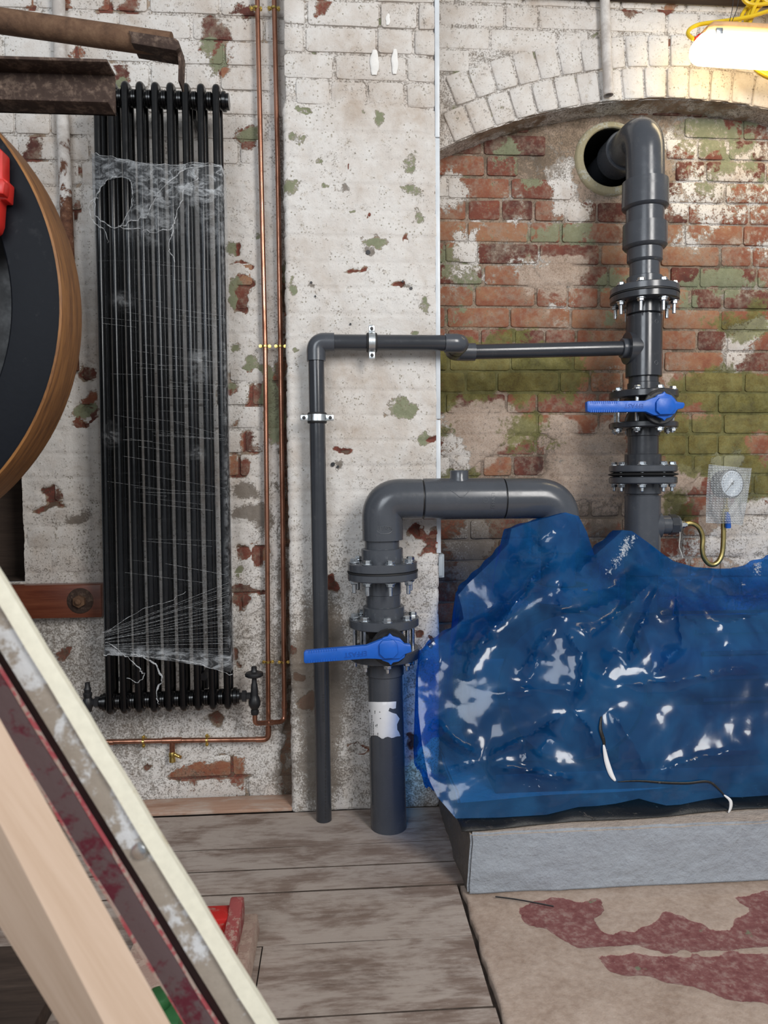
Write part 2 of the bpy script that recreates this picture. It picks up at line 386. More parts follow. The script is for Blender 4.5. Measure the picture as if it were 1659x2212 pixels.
def mat_concrete():
    t = NT('grey_blue_painted_concrete'); p = t.pos(); n = t.noise(p, 9, 8, .62, .4); n2 = t.noise(p, 46, 6, .65); n3 = t.noise(p, 150, 3)
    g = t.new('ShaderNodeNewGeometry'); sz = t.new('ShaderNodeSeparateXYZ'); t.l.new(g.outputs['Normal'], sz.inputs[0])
    c = t.mix(n2, (.25, .275, .315), (.35, .38, .42))
    pit = t.step(t.ma('ADD', t.ma('MULTIPLY', n2, .6), t.ma('MULTIPLY', n, .4)), .615, .66)
    c = t.mix(t.ma('MULTIPLY', pit, .5), c, (.13, .125, .12))
    top = t.step(t.ma('ADD', sz.outputs[2], t.ma('MULTIPLY', t.ma('SUBTRACT', n, .5), .35)), .42, .55)
    c = t.mix(top, c, t.mix(n2, (.40, .325, .27), (.50, .425, .365)))
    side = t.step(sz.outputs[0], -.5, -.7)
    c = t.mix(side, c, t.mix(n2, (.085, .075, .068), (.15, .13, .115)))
    return t.done(t.bsdf(c, t.step(n2, .3, .7, .42, .62), 0, t.bump(t.ma('ADD', t.ma('MULTIPLY', n2, 1.0), t.ma('MULTIPLY', n3, .25)), .8, .008), .4))
M_CONC = mat_concrete()
def mat_slab():
    t = NT('painted_stone_slab'); p = t.pos()
    a = t.attr('paint').outputs['Fac']
    n = t.noise(p, 6, 9, .62, .6); n2 = t.noise(p, 60, 6, .68); n3 = t.noise(p, 22, 7, .65, .3)
    c = t.ramp(t.ma('ADD', t.ma('MULTIPLY', n, .5), t.ma('MULTIPLY', n2, .5)), [(.34, (.30, .215, .165)), (.5, (.41, .315, .255)), (.66, (.50, .40, .335))])
    f = t.step(t.ma('ADD', a, t.ma('MULTIPLY', t.ma('SUBTRACT', t.ma('ADD', t.ma('MULTIPLY', n3, .75), t.ma('MULTIPLY', n2, .25)), .5), 1.1)), .46, .54)
    red = t.ramp(t.ma('ADD', t.ma('MULTIPLY', n2, .7), t.ma('MULTIPLY', n3, .3)), [(.36, (.15, .045, .045)), (.5, (.215, .085, .08)), (.66, (.34, .23, .20))])
    c = t.mix(f, c, red)
    gr = t.ma('MULTIPLY', f, t.step(t.noise(t.mapv(p, loc=(5, 1, 0)), 11, 5, .6), .66, .70)); c = t.mix(t.ma('MULTIPLY', gr, .8), c, (.16, .21, .13))
    c = t.mix(t.step(t.noise(p, 230, 2), .70, .77, 0, .6), c, (.58, .50, .43))
    return t.done(t.bsdf(c, .72, 0, t.bump(t.ma('ADD', t.ma('MULTIPLY', f, -.4), t.ma('ADD', n2, n3)), .4, .006), .35))
M_SLAB = mat_slab()
M_GAP = mat_simple('dark_gap_dirt', (.075, .055, .043), .9, 0, .3, 30)
M_WHITEP = mat_simple('off_white_trunking', (.60, .63, .66), .38, 0, .10, 12)
M_BOXG = mat_simple('grey_box_plastic', (.33, .37, .40), .45, 0, .06, 20)
M_LABEL = mat_simple('white_paper_label', (.74, .74, .75), .6, 0, .03, 30)
M_INK = mat_simple('black_print', (.02, .02, .022), .6)
M_EMB = mat_simple('embossed_grey', (.075, .082, .094), .4)
M_SLEEVE = mat_tworoad('cement_sleeve_ring', (.34, .30, .19), (.43, .42, .35), .55, 25, .7, .3)
M_YELLOW = mat_simple('yellow_cable', (.74, .50, .012), .38, 0, .06, 20)
M_ORANGE = mat_simple('tan_lamp_housing', (.62, .36, .17), .5)
M_REDPLUG = mat_simple('red_plastic', (.45, .02, .02), .4)
M_MEMB = mat_tworoad('black_membrane', (.016, .016, .016), (.12, .105, .09), .60, 26, .38, .5)
M_WHITE = mat_simple('white_enamel', (.74, .80, .86), .35, 0, .02, 30)
M_PTFE = mat_simple('white_thread_tape', (.75, .73, .68), .7, 0, .1, 90, .4)
M_PUMPRED = mat_simple('dark_red_machine_paint', (.20, .02, .03), .4)
M_PUMPG = mat_simple('dark_pump_casting', (.022, .024, .030), .45)
def mat_glow():
    t = NT('lamp_diffuser'); e = t.new('ShaderNodeEmission'); e.inputs[0].default_value = (1.0, .80, .48, 1); e.inputs[1].default_value = 10.0
    return t.done(e.outputs[0])
M_GLOW = mat_glow()
def mat_film():
    t = NT('clear_stretch_film'); p = t.pos(); tr = t.new('ShaderNodeBsdfTransparent'); tr.inputs[0].default_value = (.90, .92, .94, 1)
    v = t.mapv(p, scale=(1.3, 1.3, 60), rot=(0, .13, 0)); n = t.noise(v, 3.2, 6, .72, .25)
    w = t.noise(t.mapv(p, scale=(1, 1, 1.6)), 26, 7, .7, .8)
    a = t.attr('thick').outputs['Fac']
    streak = t.step(n, .60, .78, 0.0, .10)
    cr = t.ma('MULTIPLY', a, t.step(w, .42, .66, .05, .60))
    nr = t.bump(t.ma('ADD', t.ma('MULTIPLY', w, t.ma('ADD', .25, t.ma('MULTIPLY', a, 1.2))), t.ma('MULTIPLY', n, .35)), .55, .006)
    d = t.bsdf((.62, .65, .68), .22, 0, nr, .6)
    m1 = t.new('ShaderNodeMixShader'); t.put(m1.inputs[0], t.ma('ADD', .004, t.ma('ADD', streak, cr))); t.l.new(tr.outputs[0], m1.inputs[1]); t.l.new(d, m1.inputs[2])
    g = t.new('ShaderNodeBsdfGlossy'); g.inputs['Roughness'].default_value = .16; t.l.new(nr, g.inputs['Normal']); g.inputs[0].default_value = (.9, .93, 1, 1)
    fr = t.new('ShaderNodeFresnel'); fr.inputs[0].default_value = 1.35; t.l.new(nr, fr.inputs['Normal'])
    m2 = t.new('ShaderNodeMixShader'); t.put(m2.inputs[0], t.ma('MULTIPLY', fr.outputs[0], .30)); t.l.new(m1.outputs[0], m2.inputs[1]); t.l.new(g.outputs[0], m2.inputs[2])
    return t.done(m2.outputs[0])
M_FILM = mat_film()
def mat_filmrope():
    t = NT('twisted_film'); p = t.pos(); n = t.noise(p, 130, 4, .7)
    tr = t.new('ShaderNodeBsdfTransparent'); d = t.bsdf((.66, .68, .70), .25, 0, t.bump(n, .7, .004), .6)
    m = t.new('ShaderNodeMixShader'); t.put(m.inputs[0], t.step(n, .38, .66, .10, .70)); t.l.new(tr.outputs[0], m.inputs[1]); t.l.new(d, m.inputs[2])
    return t.done(m.outputs[0])
M_ROPE = mat_filmrope()
def mat_tarp():
    t = NT('blue_polythene'); p = t.pos(); sc = t.attr('scuff').outputs['Fac']
    n = t.noise(p, 7, 6, .6, .5); w = t.noise(t.mapv(p, scale=(1, 1, 1)), 16, 6, .62, 1.2); w2 = t.noise(p, 70, 4, .6)
    vo = t.voro(t.mapv(p, loc=(.3, .1, .7)), 5.5, 'DISTANCE_TO_EDGE')
    nr = t.bump(t.ma('ADD', t.ma('MULTIPLY', t.noise(p, 5, 4, .5, .8), 1.0), t.ma('ADD', t.ma('MULTIPLY', w2, .012), t.ma('MULTIPLY', t.step(vo, 0, .04), .05))), .10, .02)
    tr = t.new('ShaderNodeBsdfTransparent'); tr.inputs[0].default_value = (.13, .50, .95, 1)
    col = t.mix(t.step(n, .3, .7), (.014, .21, .62), (.032, .33, .82))
    col = t.mix(t.step(w2, .64, .72, 0, .25), col, (.22, .36, .52))
    sf = t.step(t.ma('ADD', sc, t.ma('MULTIPLY', t.ma('SUBTRACT', t.noise(p, 110, 5, .75), .5), 3.0)), .62, .70)
    col = t.mix(sf, col, (.70, .76, .82))
    d = t.bsdf(col, .26, 0, nr, .8)
    tl = t.new('ShaderNodeBsdfTranslucent'); tl.inputs[0].default_value = (.04, .36, .85, 1)
    ml = t.new('ShaderNodeMixShader'); ml.inputs[0].default_value = .40; t.l.new(d, ml.inputs[1]); t.l.new(tl.outputs[0], ml.inputs[2])
    m = t.new('ShaderNodeMixShader'); t.put(m.inputs[0], t.ma('MAXIMUM', t.step(n, .3, .7, .16, .27), sf)); t.l.new(tr.outputs[0], m.inputs[1]); t.l.new(ml.outputs[0], m.inputs[2])
    g = t.new('ShaderNodeBsdfGlossy'); g.inputs['Roughness'].default_value = .12; t.l.new(nr, g.inputs['Normal'])
    m2 = t.new('ShaderNodeMixShader'); m2.inputs[0].default_value = .035; t.l.new(m.outputs[0], m2.inputs[1]); t.l.new(g.outputs[0], m2.inputs[2])
    return t.done(m2.outputs[0])
M_TARP = mat_tarp()
def mat_bubble():
    t = NT('bubble_wrap'); p = t.pos(); sx = t.new('ShaderNodeSeparateXYZ'); t.l.new(p, sx.inputs[0]); fr_ = lambda a: t.ma('SUBTRACT', t.ma('FRACT', t.ma('MULTIPLY', a, 115.0)), .5)
    fx, fz = fr_(sx.outputs[0]), fr_(sx.outputs[2]); v = t.ma('SQRT', t.ma('ADD', t.ma('MULTIPLY', fx, fx), t.ma('MULTIPLY', fz, fz)))
    h = t.step(v, .45, .1); nr = t.bump(h, .8, .004)
    tr = t.new('ShaderNodeBsdfTransparent'); tr.inputs[0].default_value = (.88, .90, .92, 1)
    d = t.bsdf((.66, .69, .71), .18, 0, nr, .7)
    m = t.new('ShaderNodeMixShader'); t.put(m.inputs[0], t.step(v, .22, .42, .52, .26)); t.l.new(tr.outputs[0], m.inputs[1]); t.l.new(d, m.inputs[2])
    return t.done(m.outputs[0])
M_BUBBLE = mat_bubble()

# ================================================================== THE SETTING: brick walls
def blobs(px, py, lst):
    o = np.zeros_like(px)
    for cx, cy, rx, ry, v in lst:
        d = np.sqrt(((px-cx)/rx)**2+((py-cy)/ry)**2); o += v*np.clip(1.5-d, 0, 1)
    return o
R_LEFT = [(228,106,14,17),(265,160,25,14),(349,168,12,8),(467,67,22,28),(460,112,18,14),(491,160,10,12),(515,26,20,12),(538,299,15,20),(71,325,28,27),
  (95,3,12,8),(228,18,14,14),(285,8,30,22),(140,15,10,8),(187,40,9,7),(527,575,22,5),(530,612,18,14),(525,648,17,25),(545,858,30,18),(505,914,11,12),
  (541,958,28,22),(513,1013,16,22),(521,1196,14,12),(187,799,20,18),(187,862,18,14),(115,1069,18,17),(107,1097,28,6),(521,1287,20,26),(549,1273,16,6),
  (127,1411,22,14),(473,1550,18,12),(477,1665,50,18),(330,1653,12,6),(517,538,9,14),(160,440,10,30),(168,370,8,14),(620,900,14,300),(622,1500,12,240),
  (60,20,9,8),(170,115,7,9),(250,60,6,8),(400,1670,30,10),(180,910,10,6),(560,1190,14,30),(505,1420,9,14)]
G_LEFT = [(475,120,26,30),(540,290,18,16),(497,538,16,18),(553,500,12,12),(505,640,14,26),(500,747,14,16),(545,770,25,14),(545,800,40,14),(590,840,20,60),
  (500,830,12,12),(590,900,16,60),(190,880,22,12),(185,800,16,14),(620,560,10,60),(270,180,12,10),(445,90,20,10),(520,1230,20,14)]
K_LEFT = [(533,1105,35,17),(165,1125,20,8),(110,1098,10,6),(530,1060,30,10),(560,1130,20,30)]
R_PIER = [(718,1257,9,22),(927,1165,18,26),(924,1200,16,12),(895,1150,12,16),(908,1371,15,14),(661,1517,22,18),(655,1466,16,12),(778,1615,20,12),(890,1600,14,20),
  (742,970,24,9),(925,947,14,10),(755,365,3,10),(880,520,6,12),(870,620,10,8),(790,465,5,8),(700,8,10,16),(640,1400,10,14),(880,1090,8,6),(760,585,30,4),(935,1390,7,12)]
G_PIER = [(892,350,22,32),(885,415,38,26),(640,300,16,22),(628,405,20,26),(680,345,26,7),(825,255,9,20),(795,240,8,12),(660,235,26,6),(700,400,18,10),(900,465,12,18),
  (760,460,10,6),(810,525,22,12),(675,115,10,6),(920,660,12,25),(640,760,8,10),(900,720,14,10),(630,620,8,20),(870,880,30,20),(910,940,14,20),(745,195,6,6),(820,45,8,6)]
K_PIER = [(795,545,9,6),(672,610,4,4),(719,1004,11,7),(748,405,8,9),(742,972,10,5),(885,623,8,4),(690,1520,40,200),(900,1640,60,120),(640,1600,20,140),(790,1690,80,50)]
R_ARCH = [(1360,20,22,9),(1440,15,20,13),(1445,85,12,12),(1362,43,6,5),(1365,165,4,6),(1600,178,16,14),(1512,200,12,7),(1280,212,10,5),(1570,60,8,8)]
G_ARCH = [(1284,78,12,8),(1160,120,40,10),(1230,165,30,12),(1170,205,14,22),(1010,175,18,16),(1060,230,30,30),(980,150,14,12),(1340,145,5,6),(1430,205,24,8),(1100,240,30,20),(990,250,20,30),(1130,30,12,10)]
W_NICHE = [(1215,400,24,45,.7),(1245,452,42,20,.8),(1020,520,12,55,.7),(965,400,34,40,.55),(985,520,18,40,.4),(1445,315,12,22,0.4),(1480,395,34,10,0.25),(1560,380,50,16,0.225),
  (1470,440,26,40,0.3),(1600,330,60,14,0.25),(1560,470,34,30,0.225),(1625,460,30,40,0.175),(1475,520,30,24,0.25),(1650,540,30,30,0.25),(1260,600,30,22,.3),(1200,660,24,8,.4),
  (1600,720,40,26,.5),(1545,800,60,10,.5),(1590,760,30,30,.45),(1325,790,26,18,.7),(1640,700,24,20,.4),(1570,995,32,14,.9),(1560,1010,10,18,.8),(1620,1150,80,66,.75),
  (1480,1180,60,40,.25),(975,980,40,60,.55),(1010,1190,40,60,.5),(1040,1160,26,30,.45),(970,880,20,30,.3),(1230,990,60,18,.35),(1150,560,60,18,.3),(1110,480,26,8,.4),(1060,600,20,14,.3)]
G_NICHE = [(1100,320,40,16,.5),(1160,400,26,20,.45),(1520,300,60,30,.7),(1590,345,34,24,.6),(1620,280,30,20,.5),(990,690,40,20,.5),(975,560,34,36,.6),(1010,600,30,24,.5),(1090,350,40,30,.25),
  (1200,500,70,24,.45),(1260,520,40,30,.5),(1330,600,50,24,.5),(1500,610,34,20,.6),(1560,600,34,26,.6),(1620,610,30,24,.3),(1540,400,24,20,.55),(1640,390,16,24,.4),(1310,690,24,18,.6),(1100,720,24,12,.4),
  (1480,660,24,16,.5),(1180,590,30,16,.4),(1500,470,12,10,.3),(1010,380,24,20,.3),(1120,560,20,14,.4)]
M_NICHE = [(1110,715,46,14,.75),(1120,790,170,46,.75),(985,760,60,26,.7),(1010,830,80,36,.7),(1170,830,80,30,.72),(1260,730,36,16,.4),(1560,690,90,32,.6),(1640,650,30,30,.55),(1620,720,60,26,.6),
  (1560,835,110,36,.95),(1620,900,80,44,.95),(1500,960,90,44,.9),(1580,1010,90,34,.85),(1450,890,40,40,.5),(1640,1050,40,34,.6),(1130,950,46,34,.55),(1145,905,60,26,.55),(1190,800,20,20,.3),
  (965,870,26,22,.6),(1000,1025,44,12,.7),(1460,1090,40,40,.7),(1500,1120,40,20,.5),(1440,1170,30,40,.35),(1600,1070,30,20,.6),(1200,960,26,20,.3),(1590,600,70,20,.2),(1060,1140,40,20,.3),(960,930,18,14,.5),(1260,880,30,20,.4)]
C_NICHE = [(1050,920,90,52,.9),(1010,990,60,36,.7),(1210,950,46,50,.75),(1250,1010,70,50,.8),(1320,960,46,60,.75),(1300,1060,90,60,.75),(1200,1050,50,40,.7),(1220,590,66,32,.8),(1170,610,40,20,.6),
  (1480,1030,46,26,.85),(1450,1070,30,34,.7),(1540,1130,40,30,.5),(1290,830,60,20,.45),(1150,570,40,14,.5),(1340,500,26,20,.5),(1480,420,26,60,.45),(1600,420,60,12,.5),(1560,520,70,20,.5),
  (1230,460,90,22,.5),(1300,420,60,20,.5),(1200,690,50,26,.4),(1640,480,30,30,.4),(1440,800,16,60,.5),(1620,1180,90,70,.5),(1090,640,30,10,.4),(1000,460,30,12,.3)]
K_NICHE = [(1130,1180,110,70,.8),(1010,1120,60,50,.5),(960,1240,40,60,.6),(1040,1230,40,50,.8),(1280,1150,60,60,.5),(1180,960,40,40,.4),(1120,360,80,40,.3),(985,445,34,14,.5),(1060,880,30,20,.2),(1330,1150,30,50,.5),(1280,840,70,20,.45)]

def cover(wall, x, y, z, joint):
    """albedo layers for points of a wall: white wash, green paint, moss, grime, cement, thick coat"""
    px, py = PROJ(np.stack([x, y, z], -1)); p0y = py
    px = px+(fbm(x*13, z*13, 41, 4)-.5)*46+(fbm(x*48, z*48, 43, 3)-.5)*16; py = py+(fbm(x*13+40, z*13, 45, 4)-.5)*40+(fbm(x*48+9, z*48, 47, 3)-.5)*16
    big = fbm(x*2.2+5, z*2.2, 11, 4)-.5; med = fbm(x*7, z*7+3, 23, 4)-.5
    low = np.clip((py-1150)/700, 0, 1)
    zero = np.zeros_like(px)
    def bl(l, v): return blobs(px, py, [(a, b, c, d, v) for a, b, c, d in l])
    if wall == 'left':
        W = .86+big*.55+med*.45+bl(R_LEFT, -.85)+bl(G_LEFT, -.60)-.06*low; G = .18+big*.5+bl(G_LEFT, .75)+bl(R_LEFT, -.15)
        M = zero-.4+.25*low*(big > .05); D = .14+np.clip(.22+.6*big, .05, .30)*sstep(900, 1500, py)+bl(K_LEFT, .9)+.35*sstep(592, 612, px)*(py > 250); C = zero+.05
        th = .45+1.1*big+.25*sstep(300, 700, py)+bl(R_LEFT, -.5)
    elif wall == 'pier':
        W = .93+big*.45+med*.40+bl(R_PIER, -.95)+bl(G_PIER, -.62); G = .28+bl(G_PIER, .62)+bl(R_PIER, -.4)
        M = zero-.4; D = .12+np.clip(.24+.7*big, .05, .32)*sstep(950, 1450, py)+bl(K_PIER[:7], .8)+bl(K_PIER[7:], .05); C = zero
        th = .30+.8*big+.75*sstep(180, 330, py)+bl(R_PIER, -.6)
    elif wall == 'arch':
        W = .98+big*.25+bl(R_ARCH, -.95)+bl(G_ARCH, -.35); G = .30+bl(G_ARCH, .5); M = zero-.4; D = .14+zero; C = zero; th = .12+1.0*big
    else:
        W = .26+big*.5+med*.5+blobs(px, py, W_NICHE)-.25*sstep(650, 800, py)*sstep(1040, 940, py); G = .26+big*.4+blobs(px, py, G_NICHE)-.15*sstep(620, 760, py)
        M = -.10+.18*sstep(620, 760, py)+blobs(px, py, M_NICHE)-.25*sstep(1040, 1120, py); D = .10+.12*sstep(850, 1100, py)+blobs(px, py, K_NICHE)*.6
        C = .08+blobs(px, py, C_NICHE)+.25*sstep(980, 1100, py); th = blobs(px, py, C_NICHE)*.95+blobs(px, py, W_NICHE)*.35-.12+.3*med
        W = W-.6*np.clip(C-.5, 0, .6)*(1-np.clip(blobs(px, py, W_NICHE)*1.5, 0, 1))
    th = sstep(.42, .62, th)
    if joint:
        j = 1-th
        if wall == 'niche': W = W+.10*j; D = D+.26*j; M = M+.05*j; C = C+.30*j
        else: W = W-.16*j; D = D+(.18 if wall == 'left' else .24)*j
    rd_ = bl(R_LEFT, 1.0) if wall == 'left' else bl(R_PIER, 1.0) if wall == 'pier' else bl(R_ARCH, 1.0) if wall == 'arch' else zero
    cover.red = rd_
    return np.stack([W, G, M, np.clip(D, 0, 1.2)], -1), C, th

COURSE = {'left': .079, 'pier': .0812, 'arch': .0785, 'niche': .0785}
def set_cov(me, cov, cem):
    at = me.attributes.new('cov', 'FLOAT_COLOR', 'POINT'); at.data.foreach_set('color', cov.astype(np.float32).ravel())
    at = me.attributes.new('cem', 'FLOAT', 'POINT'); at.data.foreach_set('value', cem.astype(np.float32).ravel())
def grid_mesh(name, V, nr, nc, keep=None):            # V (nr,nc,3)
    idx = np.arange(nr*nc).reshape(nr, nc)
    q = np.stack([idx[:-1,:-1], idx[:-1,1:], idx[1:,1:], idx[1:,:-1]], -1).reshape(-1, 4)
    if keep is not None: q = q[keep.reshape(-1)]
    me = bpy.data.meshes.new(name); n = len(q)
    me.vertices.add(nr*nc); me.vertices.foreach_set('co', V.astype(np.float32).ravel())
    me.loops.add(n*4); me.loops.foreach_set('vertex_index', q.astype(np.int32).ravel())
    me.polygons.add(n); me.polygons.foreach_set('loop_start', np.arange(0, n*4, 4, dtype=np.int32))
    me.update(calc_edges=True); me.validate(); me.shade_smooth()
    return me
def wall_sheet(name, wall, path, z0f, z1, res=.006, keepfn=None):
    """path: list of (x, y, nx, ny) outward normal; z0f(x) lower limit"""
    xs = np.array([p[0] for p in path]); ys = np.array([p[1] for p in path]); nx = np.array([p[2] for p in path]); ny = np.array([p[3] for p in path])
    zl = np.array([z0f(x) for x in xs]); nr = int((z1-zl.min())/res)+1
    t = np.linspace(0, 1, nr)[:, None]
    Z = zl[None]*(1-t)+z1*t; X = np.repeat(xs[None], nr, 0); Y = np.repeat(ys[None], nr, 0)
    cov, cem, th = cover(wall, X.ravel(), Y.ravel(), Z.ravel(), True); th = th.reshape(X.shape)
    S1 = X+Y*ny*0+Y*1.0
    lump = (fbm(S1*9, Z*9, 31, 4)-.5)*.008+(fbm(S1*40, Z*40, 57, 3)-.5)*.006
    cz = np.abs(((Z/COURSE[wall]) % 1.0)-.5)*2; cj = sstep(.84, 1.0, cz)
    h = (-.0055)*(1-th)+(.0042-.0034*cj)*th+lump
    X = X+nx[None]*h; Y = Y+ny[None]*h
    V = np.stack([X, Y, Z], -1); keep = None
    if keepfn is not None:
        C = (V[:-1,:-1]+V[1:,1:])*.5; keep = keepfn(C[..., 0], C[..., 2])
    rd_ = cover.red
    me = grid_mesh(name, V, *X.shape, keep); set_cov(me, cov, cem); at = me.attributes.new('red', 'FLOAT', 'POINT'); at.data.foreach_set('value', rd_.astype(np.float32).ravel()); me.materials.append(M_WALL)
    o = bpy.data.objects.new(name, me); COL.objects.link(o); ROOTLOC[o.name] = np.zeros(3); tag(o, kind='structure')
    return o
def brick_obj(parent, wall, Y, mapf, NU=8, NV=4):
    """one brick: rounded front with a small grid, sides going back into the wall"""
    pts = []; dep = Y-random.uniform(.0002, .0032)
    e = .035 if NU > 6 else .06; UU = [0, e]+[e+(1-2*e)*k/(NU-3) for k in range(1, NU-3)]+[1-e, 1]; e = .09 if NV == 4 else .05; VV = [0, e]+[e+(1-2*e)*k/(NV-3) for k in range(1, NV-3)]+[1-e, 1]
    for j in range(NV):
        for i in range(NU):
            x, z = mapf(UU[i], VV[j]); pts.append([x, dep, z])
    pts = np.array(pts); c = np.array([pts[:,0].mean(), Y, pts[:,2].mean()])
    pts[:,1] += (fbm(pts[:,0]*30+c[0]*9, pts[:,2]*30, 77, 3)-.5)*.004
    per = [i for i in range(NU)]+[j*NU+NU-1 for j in range(1, NV)]+[(NV-1)*NU+i for i in range(NU-2, -1, -1)]+[j*NU for j in range(NV-2, 0, -1)]
    d = pts[per]-c; L = np.sqrt(d[:,0]**2+d[:,2]**2)
    cor = {0, NU-1, (NV-1)*NU, NV*NU-1}
    for k, i in enumerate(per):
        pts[i, 1] += .0026
        if i in cor: pts[i, 0] -= np.sign(d[k,0])*.0028; pts[i, 2] -= np.sign(d[k,2])*.0028
    jit = (fbm(pts[per][:,0]*45+3, pts[per][:,2]*45, 91, 3)-.5)*.004
    for k, i in enumerate(per): pts[i, 0] += d[k,0]/L[k]*jit[k]; pts[i, 2] += d[k,2]/L[k]*jit[k]
    ring = pts[per].copy(); ring[:,0] += np.sign(d[:,0])*.0016; ring[:,2] += np.sign(d[:,2])*.0016; ring[:,1] = Y+.014
    V = np.concatenate([pts, ring]); n0 = NU*NV; m = len(per)
    F = [(j*NU+i, j*NU+i+1, (j+1)*NU+i+1, (j+1)*NU+i) for j in range(NV-1) for i in range(NU-1)]
    F += [(per[k], n0+k, n0+(k+1) % m, per[(k+1) % m]) for k in range(m)]
    me = bpy.data.meshes.new('brick'); me.from_pydata((V-c).tolist(), [], F)
    cov, cem, th = cover(wall, V[:,0], V[:,1], V[:,2], False); set_cov(me, cov, cem)
    me.shade_smooth(); me.set_sharp_from_angle(angle=math.radians(48)); me.materials.append(M_BRICK)
    o = bpy.data.objects.new('brick', me); COL.objects.link(o); o.parent = parent; o.location = c
    return o
def course_bricks(parent, wall, Y, x0, x1, z0, z1, skip=None, seed=1):
    r = random.Random(seed); ch = COURSE[wall]; row = int(math.floor(z0/ch)); n = 0
    while row*ch < z1:
        za = row*ch+.005; zb = (row+1)*ch-.005; x = x0-r.uniform(0, .2); mode = row % 2
        while x < x1:
            hd = r.random() < (.28 if mode else .62); Lb = (.108 if hd else .222)+r.uniform(-.006, .006); xa, xb = x, x+Lb; x = xb+r.uniform(.008, .014)
            xa2, xb2 = max(xa, x0), min(xb, x1)
            if xb2-xa2 < .03: continue
            dz = r.uniform(-.0015, .0015); sk = r.uniform(-.002, .002)
            xc, zc = (xa2+xb2)/2, (za+zb)/2
            xx = np.array([xa2, xc, xb2, xa2, xb2, xc, xc]); zz = np.array([za, zc, za, zb, zb, za, zb])
            if skip is not None and skip(xx, zz).any(): continue
            _, _, th = cover(wall, xx, np.full(7, Y), zz, False)
            if th.min() > .80: continue
            brick_obj(parent, wall, Y, lambda u, v: (xa2+(xb2-xa2)*u, za+dz+(zb-za)*v+sk*(u-.5)), 8 if xb2-xa2 > .15 else 5)
            n += 1
        row += 1
    return n

XPL = (P(608, 60, YP)[0]+P(634, 1600, YP)[0])/2       # pier, left and right edge
XPR = P(944, 600, YP)[0]
ZTOP = 2.98
def flat(x0, x1, Y, step=.006): return [(x, Y, 0, -1) for x in np.arange(x0, x1+step*.5, step)]
# -- left wall with a dark recess low at its far left
XRC = P(52, 1150, YL)[0]; ZR0 = P(40, 1256, YL)[2]; ZR1 = P(40, 1010, YL)[2]
rec = lambda x, z: (x < XRC) & (z > ZR0) & (z < ZR1)
wl = wall_sheet('wall_left', 'left', flat(-1.75, XPL+.05, YL), lambda x: 0.0, ZTOP, keepfn=lambda x, z: ~rec(x, z))
course_bricks(wl, 'left', YL, -1.45, XPL+.01, 0.0, ZTOP, skip=lambda x, z: rec(x, z), seed=3)
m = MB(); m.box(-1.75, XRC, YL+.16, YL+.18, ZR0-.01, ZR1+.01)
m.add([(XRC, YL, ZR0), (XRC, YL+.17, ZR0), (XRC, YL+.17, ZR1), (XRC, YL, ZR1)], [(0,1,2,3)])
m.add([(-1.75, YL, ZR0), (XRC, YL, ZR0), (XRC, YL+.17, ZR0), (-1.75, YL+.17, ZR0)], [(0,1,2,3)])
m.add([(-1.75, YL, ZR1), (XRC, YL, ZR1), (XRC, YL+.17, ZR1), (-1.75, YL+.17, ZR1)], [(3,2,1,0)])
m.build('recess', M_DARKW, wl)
# -- pier
pth = [(XPL, y, -1, 0) for y in np.arange(YL+.06, YP+.010, -.008)]+[(XPL+.003, YP+.003, -.7, -.7)]+flat(XPL+.009, XPR-.009, YP)+[(XPR-.003, YP+.003, .7, -.7)]+[(XPR, y, 1, 0) for y in np.arange(YP+.010, YN+.02, .008)]
wp = wall_sheet('wall_pier', 'pier', pth, lambda x: 0.0, ZTOP)
course_bricks(wp, 'pier', YP, XPL+.004, XPR-.004, 0.0, ZTOP, seed=5)
for hx, hy, hr_ in ((795,545,4.5),(672,610,2),(681,640,1.8),(888,623,3),(870,608,2.2),(719,1003,4),(730,1008,2.5),(757,700,2)):
    q = P(hx, hy, YP-.006); m = MB(); m.lathe((q[0], YP-.0075, q[2]), (q[0], YP+.02, q[2]), [(0, hr_/600), (.012, hr_/800), (.013, .0002)], 12, caps=True); m.build('plug_hole', M_BLKIRON, wp)
M_FILL = mat_simple('white_filler', (.76, .74, .71), .8, 0, .05, 40, .3)
for hx, y0_, y1_, w_ in ((809,108,162,6),(853,106,160,4.5),(838,30,54,3)):
    pts = [P(hx+.7*math.sin(k*1.7), y0_+(y1_-y0_)*k/7, YP-.004) for k in range(8)]
    m = MB(); m.tube(smooth_path(pts, 3), [(w_*(.35+.65*math.sin(math.pi*(k+1)/24.)))/420 for k in range(22)], 12, flat=.25); m.build('filler_smear', M_FILL, wp)
# -- arch
ARC_C = P(1470, 214+1199, YA); sA = S(1470, 300, YA); ARR = 1199/sA
ACX, ACZ = P(1470, 214, YA)[0], P(1470, 214, YA)[2]-ARR
XAR = 2.35
def arch_z(x, r=ARR):
    dx = abs(x-ACX); return ACZ+math.sqrt(max(r*r-dx*dx, .01)) if dx < r*.8 else ACZ+r*.6
wa = wall_sheet('wall_arch', 'arch', flat(XPR-.004, XAR, YA), lambda x: arch_z(x), ZTOP)
RING = .112
def ring_bricks(r0, r1, seed):
    r = random.Random(seed); th = -.62; w = .079
    while th < .62:
        t0, t1 = th+.004/r0, th+(w-.005)/r0; th += w/r0
        mp = lambda u, v: (ACX+(r0+.004+(r1-r0-.008)*v)*math.sin(t0+(t1-t0)*u), ACZ+(r0+.004+(r1-r0-.008)*v)*math.cos(t0+(t1-t0)*u))
        x, z = mp(.5, .5)
        if x-.05 < XPR or x > XAR-.05 or z > ZTOP: continue
        _, _, tk = cover('arch', np.array([x]), np.array([YA]), np.array([z]), False)
        if tk[0] > .85: continue
        brick_obj(wa, 'arch', YA, mp, 5, 5)
